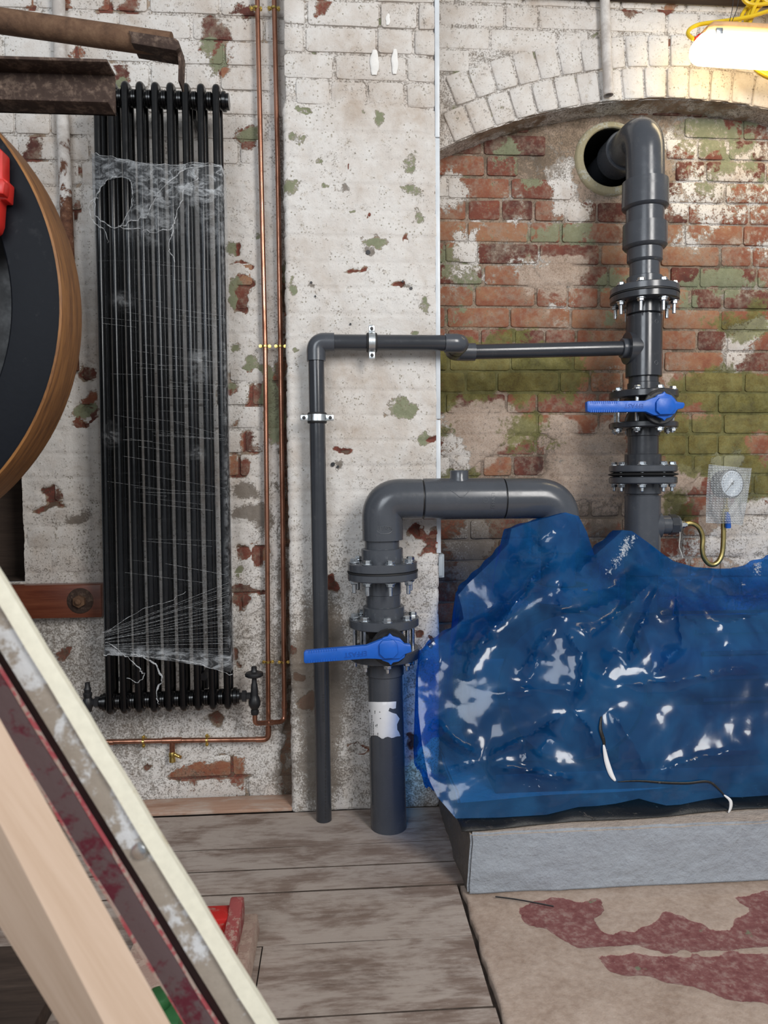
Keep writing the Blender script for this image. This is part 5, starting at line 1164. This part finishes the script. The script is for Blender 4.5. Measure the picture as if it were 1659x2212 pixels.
# timber on the wall
tb = root('wall_timber', tuple(P(110, 1335, YL)), 'dark red varnished timber bolted to the wall left of the radiator', 'timber')
q0 = P(218, 1262, YL-.05); q1 = P(218, 1334, YL-.05); m = MB(); m.box(-1.74, q0[0], YL-.05, YL-.004, q1[2], q0[2]); m.build('board', M_VARN, tb, bevel=.004)
q = P(173, 1298, YL-.052); m = MB(); m.lathe((q[0], YL-.049, q[2]), (q[0], YL-1, q[2]), [(0, .042), (.003, .042), (.005, .038)], 32); w_ = m.build('washer', M_RUST, tb)
m = MB(); m.lathe((q[0], YL-.053, q[2]), (q[0], YL-1, q[2]), [(0, .021), (.014, .021), (.016, .017)], 6); m.lathe((q[0], YL-.068, q[2]), (q[0], YL-1, q[2]), [(0, .011), (.008, .010), (.012, .005)], 14); m.build('nut', M_RUSTT, w_)

# ================================================================== NEAR LEFT: LEANING RAIL AND PINE BEAM
yg = .86
def edge(y): return 605+(y-2212)*.6115                   # px of the rail's right edge
def band(name, o0, o1, yf, ybk, mat, parent, wob=0.0):
    """o0,o1: pixel offsets left of the right edge at rows 1225..2212; runs to the floor"""
    top, bot_ = 880, 2960; n = 28; fr = []; bk = []; vs_ = []; fs = []
    for i in range(n+1):
        y = top+(bot_-top)*i/n; w = (vnoise(np.array([i*1.3]), np.array([o0*1.0]), 3)[0]-.5)*wob
        w2 = (vnoise(np.array([i*1.3+50]), np.array([o1*1.0]), 4)[0]-.5)*wob
        a = P(edge(y)-o0+w, y, yg); b = P(edge(y)-o1+w2, y, yg)
        if a[2] < .004: a[2] = .004
        if b[2] < .004: b[2] = .004
        vs_ += [(a[0], yf, a[2]), (b[0], yf, b[2]), (b[0], ybk, b[2]), (a[0], ybk, a[2])]
    for i in range(n):
        k = 4*i
        for j in range(4): fs.append((k+j, k+(j+1) % 4, k+4+(j+1) % 4, k+4+j))
    fs += [(0,1,2,3), (4*n+3, 4*n+2, 4*n+1, 4*n)]
    m = MB(); m.add(vs_, fs); return m.build(name, mat, parent, bevel=0, angle=30)
lr = root('leaning_rail', tuple(P(1080, 2960, yg)), 'sloping rail with cream edge, grey metal face and maroon strip', 'rail')
band('cream_edge', 6, 47, yg-.006, yg+.004, M_CREAM, lr, 4)
gf_ = band('galvanised_face', 46, 110, yg, yg+.006, M_GALV, lr, 3)
band('slot', 100, 142, yg+.008, yg+.03, M_SLOT, lr)
band('chipped_edge', 134, 139, yg-.001, yg+.004, M_PINKE, lr, 4)
band('maroon_strip', 138, 204, yg, yg+.006, M_MAROON, lr)
band('chipped_edge', 203, 208, yg-.001, yg+.004, M_PINKE, lr, 5)
q = P(303, 1838, yg); m = MB(); m.lathe((q[0], yg+.001, q[2]), (q[0], yg-1, q[2]), [(0, .011), (.002, .011), (.006, .008), (.007, .004)], 18); m.build('bolt', M_ZINC, gf_)
def beam_px(y): return 26+(y-1600)*.559, 0+(y-1780)*.52, 0+(y-2002)*.613
n = 10; vs_ = []; fs = []
for i in range(n+1):
    y = 1150+(2600-1150)*i/n; r0, c0, l0 = beam_px(y)
    a = P(r0, y, .775); b = P(c0, y, .762); c = P(l0, y, .81); d = P(l0+6, y, .86); e = P(r0-4, y, .86)
    vs_ += [a, b, c, d, e]
for v in vs_: v[2] = max(v[2], .003)
for i in range(n):
    for j in range(5): fs.append((5*i+j, 5*i+(j+1) % 5, 5*i+5+(j+1) % 5, 5*i+5+j))
fs += [(0,1,2,3,4), tuple(5*n+j for j in (4,3,2,1,0))]
m = MB(); m.add(vs_, fs); o = m.build('pine_beam', M_PINE, None, angle=20); tag(o, 'pale planed pine beam sloping across the lower left corner', 'beam')
# dark boards added to stand in for shade on the floor, red casting on a dusty block, green foot
st = root('floor_shade_boards', (-.95, 1.4, 0), 'added dark boards standing in for floor shade under the pine beam', 'shade boards')
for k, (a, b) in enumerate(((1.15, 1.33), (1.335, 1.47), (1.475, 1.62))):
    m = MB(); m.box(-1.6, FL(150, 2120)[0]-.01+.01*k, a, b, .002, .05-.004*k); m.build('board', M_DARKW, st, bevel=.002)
hB = .045; cb_ = FL(556, 1972, hB); m = MB(); x1 = cb_[0]; y1 = cb_[1]
m.hexa([(x1-.27, y1-.26, .001), (x1+.004, y1-.26, .001), (x1+.006, y1, .001), (x1-.27, y1, .001)], [(x1-.27, y1-.26, hB), (x1-.004, y1-.26, hB), (x1, y1, hB), (x1-.27, y1, hB)])
o = m.build('bedding_block', M_DUSTB, None, bevel=.003); tag(o, 'dust covered low block under the red casting on the floorboards', 'block')
fr_ = root('red_casting', (x1-.12, y1-.12, hB), 'bright red painted machine foot on a dusty block beside the rail', 'machine part')
xr_ = FL(528, 1992, hB)[0]
pf_ = [(y1-.035, hB+.001), (y1-.022, hB+.03), (y1-.028, hB+.058), (y1-.045, hB+.070), (y1-.066, hB+.066), (y1-.085, hB+.056), (y1-.20, hB+.042), (y1-.26, hB+.030), (y1-.26, hB+.001)]
m = MB(); m.hexa([(xr_-.030, y, z) for y, z in pf_], [(xr_, y, z) for y, z in pf_]); m.build('side_plate', M_REDDUST, fr_, bevel=.004)
m = MB(); m.box(xr_-.22, xr_-.026, y1-.10, y1-.045, hB+.001, hB+.052); m.build('cross_bar', M_RED, fr_, bevel=.004)
gq = FL(366, 2222); m = MB(); m.box(gq[0]-.06, gq[0]+.03, gq[1]-.05, gq[1]+.05, .001, .05); m.cyl((gq[0]-.02, gq[1], .05), (gq[0]-.02, gq[1], .075), .025, 20); o = m.build('green_casting', M_GREENP, None, bevel=.006); tag(o, 'small green painted casting glimpsed between beam and rail', 'machine part')
m = MB(); m.tube(smooth_path([FL(1070, 1937, .004), FL(1110, 1942, .006), (FL(1150, 1949, .006)), FL(1196, 1958, .004)], 5), .0022, 6, flat=.5); o = m.build('cable_tie', M_BLKIRON, None); tag(o, 'cut black cable tie lying on the stone floor', 'cable tie')

# ================================================================== PUMP, BLUE SHEET, MEMBRANE
pm = root('pump', tuple(P(1350, 1760, 2.15)), 'dark red and grey pump set hidden under the blue sheet', 'pump')
pb = .165
def pz_(x, y, Y=2.12): return P(x, y, Y)
m = MB(); m.box(.46, 1.75, 2.02, 2.36, pb, pb+.06); m.build('base_frame', M_PUMPG, pm, bevel=.006)
c = pz_(1230, 1480); m = MB(); m.cyl((c[0], 2.06, c[2]), (c[0], 2.32, c[2]), .23, 40, bev=.02); m.build('volute', M_PUMPG, pm)
m = MB(); m.cyl((c[0], YM, c[2]), (c[0], YM, fz), .075, 32); m.cyl((c[0], YM, fz-.055), (c[0], YM, fz-.025), .105, 32); m.build('suction_nozzle', M_PUMPG, pm)
m = MB(); m.box(c[0]-.30, c[0]+.10, 2.09, 2.34, pb+.06, c[2]+.10); m.build('bearing_box', M_PUMPG, pm, bevel=.02)
d = pz_(1560, 1450); m = MB(); m.cyl((c[0]+.22, 2.22, c[2]+.03), (1.75, 2.22, c[2]+.03), .155, 40, bev=.02)
for k in range(14):
    a = 2*math.pi*k/14; m.box(c[0]+.40, 1.70, 2.22+.165*math.cos(a)-.005, 2.22+.165*math.cos(a)+.005, c[2]+.03+.165*math.sin(a)-.005, c[2]+.03+.165*math.sin(a)+.005)
m.box(c[0]+.15, 1.72, 2.10, 2.34, pb+.06, c[2]-.02)
m.build('motor', M_PUMPRED, pm)
dd = vr.at(1330); m = MB(); m.cyl((dd[0], YR, dd[2]), (dd[0], YR-.05, pb+.2), .065, 24); m.cyl((dd[0], YR, dd[2]-.02), (dd[0], YR, dd[2]+.02), .1, 32); m.build('outlet_flange', M_PUMPG, pm)
m = MB(); m.cyl((dd[0], 2.34, pb+.22), (c[0], 2.25, pb+.25), .07, 24); m.build('outlet_pipe', M_PUMPG, pm)

zt_ = lambda l: [(x/2.0763+860, y/2.0763+1060) for x, y in l]
TO = [(985,1768),(945,1722),(925,1680),(912,1610),(904,1540),(903,1460),(908,1415),(935,1387),(985,1352),(1002,1337),(997,1310),(990,1285),(1010,1262),(1060,1215),(1098,1175),(1105,1142),(1140,1130),(1190,1116),(1222,1107),(1250,1115),(1268,1150),(1284,1200),(1300,1186),(1330,1160),(1345,1145),(1365,1147),(1400,1172),(1430,1195),(1455,1212),(1500,1225),(1560,1229),(1615,1226),(1645,1213),(1720,1190),(1820,1200),(1900,1260),(1930,1420),(1930,1700),(1800,1706),(1659,1718),(1600,1722),(1560,1722),(1520,1728),(1470,1738),(1440,1740),(1405,1732),(1380,1725),(1330,1736),(1290,1741),(1250,1743),(1180,1760),(1080,1766)]
CTRL = [(985,1768,1.845),(1180,1760,1.84),(1380,1725,1.855),(1440,1740,1.85),(1659,1718,1.855),(1930,1700,1.86),(925,1680,1.90),(904,1540,1.98),(903,1460,2.02),(908,1415,2.03),(935,1387,2.05),(1002,1337,2.13),(990,1285,2.17),(1060,1215,2.16),(1105,1142,2.13),(1222,1107,2.09),(1250,1115,2.10),(1284,1200,2.16),(1345,1145,2.31),(1365,1147,2.32),(1430,1195,2.33),(1500,1226,2.38),(1560,1229,2.40),(1640,1215,2.36),(1720,1190,2.30),(1930,1300,2.25),(1930,1500,2.02),
  (1050,1380,2.04),(1150,1300,2.06),(1210,1230,2.05),(1000,1480,1.97),(1050,1560,1.92),(1000,1640,1.90),(1100,1680,1.865),(1130,1460,1.94),(1230,1360,1.97),(1260,1440,1.93),(1240,1560,1.90),(1250,1680,1.865),(1350,1290,2.10),(1330,1380,2.00),(1360,1480,1.93),(1380,1580,1.90),(1400,1670,1.868),(1440,1240,2.20),(1450,1330,2.05),(1500,1280,2.18),(1580,1300,2.16),(1520,1400,1.98),(1620,1360,2.04),(1600,1460,1.95),(1560,1560,1.91),(1640,1620,1.88),(1500,1680,1.865),(1800,1400,2.0),(1800,1600,1.9),(1310,1230,2.20),(1350,1200,2.27),(1400,1215,2.26)]
RIDGE = [([(770,110),(700,300),(600,420),(480,570),(350,690),(250,720)], .030, 10), ([(1200,370),(1110,560),(1020,800)], .026, 9), ([(1190,350),(1030,520),(860,640),(740,600)], .024, 11),
  ([(735,620),(830,720),(810,880),(775,980)], .026, 11), ([(160,1020),(250,1120),(375,1195)], .026, 11), ([(380,1220),(560,1110),(770,985)], .018, 8), ([(390,1235),(560,1250),(850,1310)], .024, 12),
  ([(950,880),(1250,860),(1450,820),(1700,760)], .014, 6), ([(1240,340),(1260,560),(1270,700),(1120,850)], .028, 10), ([(1400,530),(1470,600),(1700,540)], .026, 12), ([(720,600),(530,830)], .016, 7),
  ([(235,715),(330,725),(440,640)], .022, 9), ([(690,550),(800,550),(1000,480)], .020, 8), ([(390,915),(620,900),(900,890)], .008, 5), ([(740,380),(725,520)], .020, 7), ([(1300,360),(1500,480),(1700,440)], .028, 13),
  ([(780,980),(860,1060),(900,1200)], .018, 10), ([(940,980),(1040,1100),(1120,1280)], .018, 12), ([(1120,1280),(1350,1190),(1659,1150)], .014, 10), ([(250,460),(120,700)], .018, 12), ([(150,1280),(380,1210)], .012, 8),
  ([(560,1100),(580,1240)], .014, 9), ([(1560,230),(1620,330),(1560,420)], .020, 8), ([(900,390),(1040,240)], .020, 9), ([(620,240),(720,160)], .012, 12), ([(480,300),(640,330),(760,300)], .014, 9), ([(1130,560),(1250,560),(1400,640)], .016, 9),
  ([(1180,760),(1270,700)], .02, 6), ([(350,690),(300,860)], .014, 10), ([(100,760),(180,760)], .012, 10), ([(1220,380),(1330,470),(1440,600)], .014, 9)]
VALLEY = [([(860,300),(800,380)], .02, 8), ([(1000,430),(900,440),(690,470)], .016, 10), ([(480,480),(380,560)], .014, 12), ([(640,720),(560,900)], .014, 18), ([(980,700),(900,860)], .016, 16), ([(1340,720),(1500,680)], .012, 16), ([(700,1080),(620,1200)], .014, 16)]
def seg_dist(px, py, poly):
    best = np.full(px.shape, 1e9); along = np.zeros(px.shape); L = 0; P_ = np.array(poly, float); tot = np.linalg.norm(P_[1:]-P_[:-1], axis=1).sum()
    for a, b in zip(P_[:-1], P_[1:]):
        d = b-a; l2 = d@d; t = np.clip(((px-a[0])*d[0]+(py-a[1])*d[1])/l2, 0, 1); q = np.hypot(px-a[0]-t*d[0], py-a[1]-t*d[1]); u = q < best
        along = np.where(u, (L+t*math.sqrt(l2))/tot, along); best = np.minimum(best, q); L += math.sqrt(l2)
    return best, along
V2, F2, nb = tri_region(TO, [], 5.5, .5)
C_ = np.array(CTRL)
def tps(X, Y):
    n = len(C_); K = lambda r: np.where(r > 1e-9, r*r*np.log(r+1e-12), 0)
    s = 400.; cx, cy = C_[:,0]/s, C_[:,1]/s; D = np.hypot(cx[:,None]-cx[None], cy[:,None]-cy[None]); A = np.zeros((n+3, n+3)); A[:n,:n] = K(D)+np.eye(n)*2e-3
    A[:n, n] = 1; A[:n, n+1] = cx; A[:n, n+2] = cy; A[n:, :n] = A[:n, n:].T; w = np.linalg.solve(A, np.concatenate([C_[:,2], [0,0,0]]))
    R = np.hypot(X[:,None]/s-cx[None], Y[:,None]/s-cy[None]); return K(R)@w[:n]+w[n]+w[n+1]*X/s+w[n+2]*Y/s
wx = V2[:,0]+(fbm(V2[:,0]*.02, V2[:,1]*.02, 71, 3)-.5)*16; wy = V2[:,1]+(fbm(V2[:,0]*.02+9, V2[:,1]*.02, 73, 3)-.5)*16
dep = tps(V2[:,0], V2[:,1])
for sgn, lst in ((-1, RIDGE), (1, VALLEY)):
    for pl_, amp, wd in lst:
        q, al = seg_dist(wx, wy, zt_(pl_)); tap = np.clip(np.minimum(al, 1-al)*5, .12, 1)
        dep += 1.3*sgn*amp*tap*(.62*np.exp(-q/(wd*.75))+.38*np.exp(-(q/(wd*3.2))**2))
dep += (fbm(V2[:,0]*.012, V2[:,1]*.012, 81, 3)-.5)*.014
fade = np.clip((1770-V2[:,1])/60, .0, 1)
dep = np.maximum(dep, 1.83)
T3 = np.array([P(x, y, d) for (x, y), d in zip(V2, dep)])
T3[:,2] = np.maximum(T3[:,2], .172)
tv = T3.tolist(); tf = list(F2)
# carry the top and the left edge back over the pump
bi = []
for i in range(len(V2)):
    pass
op_n = nb; ring = list(range(op_n))
hem_from = min(ring, key=lambda i: np.hypot(V2[i,0]-1930, V2[i,1]-1700)); 
top_ids = [i for i in ring if i <= hem_from]
n0 = len(tv); rowsn = 4
for i in top_ids:
    x, y, z = T3[i]; yb_ = min(y+.30, YN-.07 if x > XPR+.02 else YP-.02); 
    for k in range(1, rowsn+1):
        t = k/rowsn; tv.append([x+(.02 if V2[i,0] < 1000 else 0)*t, y+(yb_-y)*min(1, t*1.2)+.01*math.sin(i*.9+k), max(.172, z-(.03*t+.55*max(0, t-.35)))])
for a in range(len(top_ids)-1):
    i, j = top_ids[a], top_ids[a+1]; c0, c1_ = n0+a*rowsn, n0+(a+1)*rowsn
    tf.append((j, i, c0, c1_))
    for k in range(rowsn-1): tf.append((c1_+k, c0+k, c0+k+1, c1_+k+1))
m = MB(); m.add(tv, tf); tr_ = root('blue_sheet', (1.0, 2.0, .17), 'translucent blue polythene sheet draped over the pump on the plinth', 'plastic sheet')
ts = m.build('sheet', M_TARP, tr_, angle=42)
sc_ = blobs(V2[:,0], V2[:,1], [(1355,1172,13,16,.62),(1345,1195,12,16,.60),(1330,1215,10,14,.60),(1315,1235,9,10,.60),(1372,1158,8,10,.55),(1636,1225,9,20,.7),(1605,1262,8,6,.6),(1160,1690,60,20,.2)])
full = np.zeros(len(ts.data.vertices), np.float32); full[:len(sc_)] = sc_
at = ts.data.attributes.new('scuff', 'FLOAT', 'POINT'); at.data.foreach_set('value', full)
# torn edges with dark tape showing
def dpt(px, py, off=.004):
    k = np.argmin(np.hypot(V2[:,0]-px, V2[:,1]-py)); return P(px, py, dep[k]-off)
def ribbon(pts, w, mat, name):
    p = smooth_path([dpt(x, y) for x, y in pts], 5); n = len(p); v = []; f = []
    for i in range(n):
        t = p[min(i+1, n-1)]-p[max(i-1, 0)]; s = np.cross(t, np.array([0, 1., 0])); s /= np.linalg.norm(s)+1e-9; ww = w*math.sin(math.pi*(i+.6)/(n+.2))**.6
        v += [p[i]-s*ww, p[i]+s*ww]
    f = [(2*i, 2*i+1, 2*i+3, 2*i+2) for i in range(n-1)]
    m = MB(); m.add(v, f); o = m.build(name, mat, tr_, angle=80); sol = o.modifiers.new('s', 'SOLIDIFY'); sol.thickness = .0008
ribbon(zt_([(912,1012),(908,1070),(922,1120),(925,1150)]), .005, M_MEMB, 'tear'); ribbon(zt_([(922,1140),(935,1210),(955,1270),(975,1302)]), .007, M_LABEL, 'tear')
ribbon(zt_([(985,1306),(1080,1302),(1200,1310),(1300,1312),(1390,1305),(1440,1340),(1478,1385)]), .0035, M_MEMB, 'tear'); ribbon(zt_([(1462,1365),(1490,1390),(1492,1420),(1482,1446)]), .0045, M_LABEL, 'tear')
# black membrane under the sheet's hem
mb = []; HEM = [(940,1722,1.98),(985,1768,1.838),(1080,1766,1.84),(1180,1760,1.84),(1250,1743,1.842),(1380,1725,1.86),(1440,1738,1.85),(1659,1718,1.855),(1930,1702,1.86)]
xs_ = np.linspace(PX0-.012, 2.25, 130); NRW = 9; v = []; f = []
for i, x in enumerate(xs_):
    hump = .030*max(0, fbm(np.array([x*7.0]), np.array([0.3]), 33, 3)[0]-.35)*2
    for k in range(NRW):
        t = k/(NRW-1); y = PY0+.016+t*.16; pxx, _ = PROJ(np.array([[x, y, .17]])); yfr = np.interp(x, [PX0, FL(1659, 1749, PH)[0], 2.3], [PY0+.008, FL(1659, 1749, PH)[1], FL(1659, 1749, PH)[1]+.02])+.005*math.sin(x*13)
        z = PH+.006+hump*math.sin(math.pi*min(1, t*1.3))+.004*math.sin(x*40+k)*t*(1-t)*4; v.append((x, yfr+t*.16, z))
f = [(i*NRW+k, (i+1)*NRW+k, (i+1)*NRW+k+1, i*NRW+k+1) for i in range(len(xs_)-1) for k in range(NRW-1)]
m = MB(); m.add(v, f); o = m.build('black_membrane', M_MEMB, None, angle=60); tag(o, 'crinkled black membrane strip under the hem of the blue sheet', 'membrane')
sol = o.modifiers.new('s', 'SOLIDIFY'); sol.thickness = .002

# ================================================================== LAMP, CABLE, OLD STUB, CONDUIT, BOX
yl = 2.36; sL = S(1580, 110, yl)
lm = root('work_light', tuple(P(1660, 110, yl)), 'glowing batten work light hanging at the upper corner', 'light')
dz_ = lambda x: (x-1494)*.035
def lamp_ring(x, top, bot, dn, up):                      # rounded cross-section between two pixel rows
    a = P(x, top, yl)[2]; b = P(x, bot, yl)[2]; X = P(x, 110, yl)[0]; c = (a+b)/2; h = (a-b)/2
    return [(X, yl+dn*math.sin(t)*.055, c+h*(math.copysign(abs(math.cos(t))**.6, math.cos(t)))) for t in np.linspace(0, 2*math.pi, 25)[:-1]]
secs = [(1494,100,112,.25),(1499,90,122,.6),(1508,80,130,.85),(1520,75,134,1.0),(1560,77,137,1.0),(1660,82,143,1),(1800,89,151,1),(1940,96,158,1),(1956,104,150,.7)]
v = []; f = []
for x, a, b, k in secs: v += lamp_ring(x, a, b, k, 1)
for i in range(len(secs)-1):
    for j in range(24): f.append((24*i+j, 24*i+(j+1) % 24, 24*(i+1)+(j+1) % 24, 24*(i+1)+j))
f += [tuple(range(24)), tuple(reversed(range(24*(len(secs)-1), 24*len(secs))))]
m = MB(); m.add(v, f); m.build('diffuser', M_GLOW, lm, angle=50)
secs = [(1514,70,80,.8),(1524,63,82,1.03),(1560,64,84,1.06),(1660,70,90,1.06),(1800,77,97,1.06),(1938,84,104,1.06),(1950,92,104,.8)]; v = []; f = []
for x, a, b, k in secs: v += lamp_ring(x, a, b, k, 1)
for i in range(len(secs)-1):
    for j in range(24): f.append((24*i+j, 24*i+(j+1) % 24, 24*(i+1)+(j+1) % 24, 24*(i+1)+j))
f += [tuple(range(24)), tuple(reversed(range(24*(len(secs)-1), 24*len(secs))))]
m = MB(); m.add(v, f); hs = m.build('housing', M_ORANGE, lm, angle=50)
for x in (1552, 1850):
    q = P(x, 68+(x-1552)*.05, yl-.055); m = MB(); m.box(q[0]-.012, q[0]+.012, yl-.064, yl-.05, q[2]-.012, q[2]+.008); m.build('catch', M_ZINC, hs, bevel=.003)
m = MB(); m.lathe(P(1517, 80, yl), P(1496, 86, yl-.005), [(0, .012), (.014, .012), (.016, .009), (.03, .007)], 14); m.build('cable_gland', M_REDPLUG, lm)
hw_ = root('hanging_wire', tuple(P(1572, 60, yl)), 'thin dark wire loop holding up the lit work light', 'wire')
for pts in ([(1590,-60),(1582,20),(1573,60)], [(1604,-60),(1592,20),(1575,62)]):
    m = MB(); m.tube(pxpath(pts, yl), .0012, 6); m.build('strand', M_BLKIRON, hw_)
m = MB(); m.tube(smooth_path(pxpath([(1568,56),(1576,58),(1573,66),(1570,58)], yl), 4), .0016, 6); m.build('knot', M_BLKIRON, hw_)
yc = root('yellow_cable', tuple(P(1660, 60, yl+.06)), 'coiled yellow cable looped behind the work light', 'cable'); yy = yl+.075
m = MB(); m.tube(smooth_path([P(1499,85,yl), P(1489,78,yl+.01), P(1486,70,yl+.02), P(1494,60,yl+.03), P(1515,52,yl+.03), P(1560,46,yl+.03), P(1620,36,yl+.04), P(1680,18,yl+.05), P(1760,0,yl+.06)], 6), 4.2/sL, 10); m.build('lead', M_YELLOW, yc)
rnd = random.Random(4)
for k in range(6):
    cx, cy, rx_, ry_ = 1690+rnd.uniform(-8, 8), 74+rnd.uniform(-6, 6), 78+rnd.uniform(-14, 10), 92+rnd.uniform(-14, 8)
    pts = [P(cx+rx_*math.cos(a)+3*math.sin(3*a+k), cy+ry_*math.sin(a), yy+.008*math.sin(2*a+k)+(k % 3-1)*.012) for a in np.linspace(0, 2*math.pi, 45)[:-1]]
    m = MB(); m.tube(pts, 4.2/sL, 8, closed=True); m.build('coil', M_YELLOW, yc)
for pts in ([(1600,-40),(1606,-2),(1630,10),(1680,4),(1740,-10)], [(1640,-40),(1650,0),(1700,20)]):
    m = MB(); m.tube(smooth_path(pxpath(pts, yy-.02), 6), 4.2/sL, 8); m.build('lead', M_YELLOW, yc)
m = MB(); ys_ = YA-.024; pa_, pb_ = P(1304, -60, ys_), P(1314.5, 206, ys_); r_ = 10.5/S(1310, 100, ys_); L = np.linalg.norm(pb_-pa_)
m.lathe(pa_, pb_, [(0, r_), (L, r_), (L, r_*.7), (L-.03, r_*.65)], 24); o = m.build('pipe_stub', M_OLDPIPE, None, loc=pb_-np.array([0,0,.6])); tag(o, 'old cut off pipe stub hanging above the brick arch', 'pipe')
cd = root('cable_trunking', tuple(P(944, 1200, YP)), 'slim off white trunking down the right corner of the pier', 'trunking')
m = MB(); qt, qb = P(944, -90, YP), P(943, 1195, YP); xw = 4.5/S(944, 600, YP); ycd = YP-.004
for a, b, nm in ((-90, 296, 'channel'), (298, 905, 'channel'), (907, 1195, 'channel')):
    z_a, z_b = P(944, a, ycd)[2], P(944, b, ycd)[2]; xo = XPR+.001; m = MB(); m.box(xo-.006, xo+.009, ycd, YP+.05, z_b, z_a); m.build(nm, M_WHITEP, cd, bevel=.002)
q = P(950, 1222, YA-.10); bx_ = root('junction_box', (q[0], YA-.05, q[2]), 'grey electrical box at the foot of the pier trunking', 'junction box')
za, zb = P(950, 1197, YP+.02)[2], P(950, 1248, YP+.02)[2]
m = MB(); m.box(XPR+.002, P(960, 1220, YP+.02)[0], YP+.02, YP+.09, zb, za); m.build('body', M_BOXG, bx_, bevel=.003)
m = MB(); m.box(XPR+.004, P(957, 1220, YP+.02)[0]-.001, YP+.015, YP+.021, zb+.006, za-.006); m.build('cover', M_BOXG, bx_, bevel=.002)
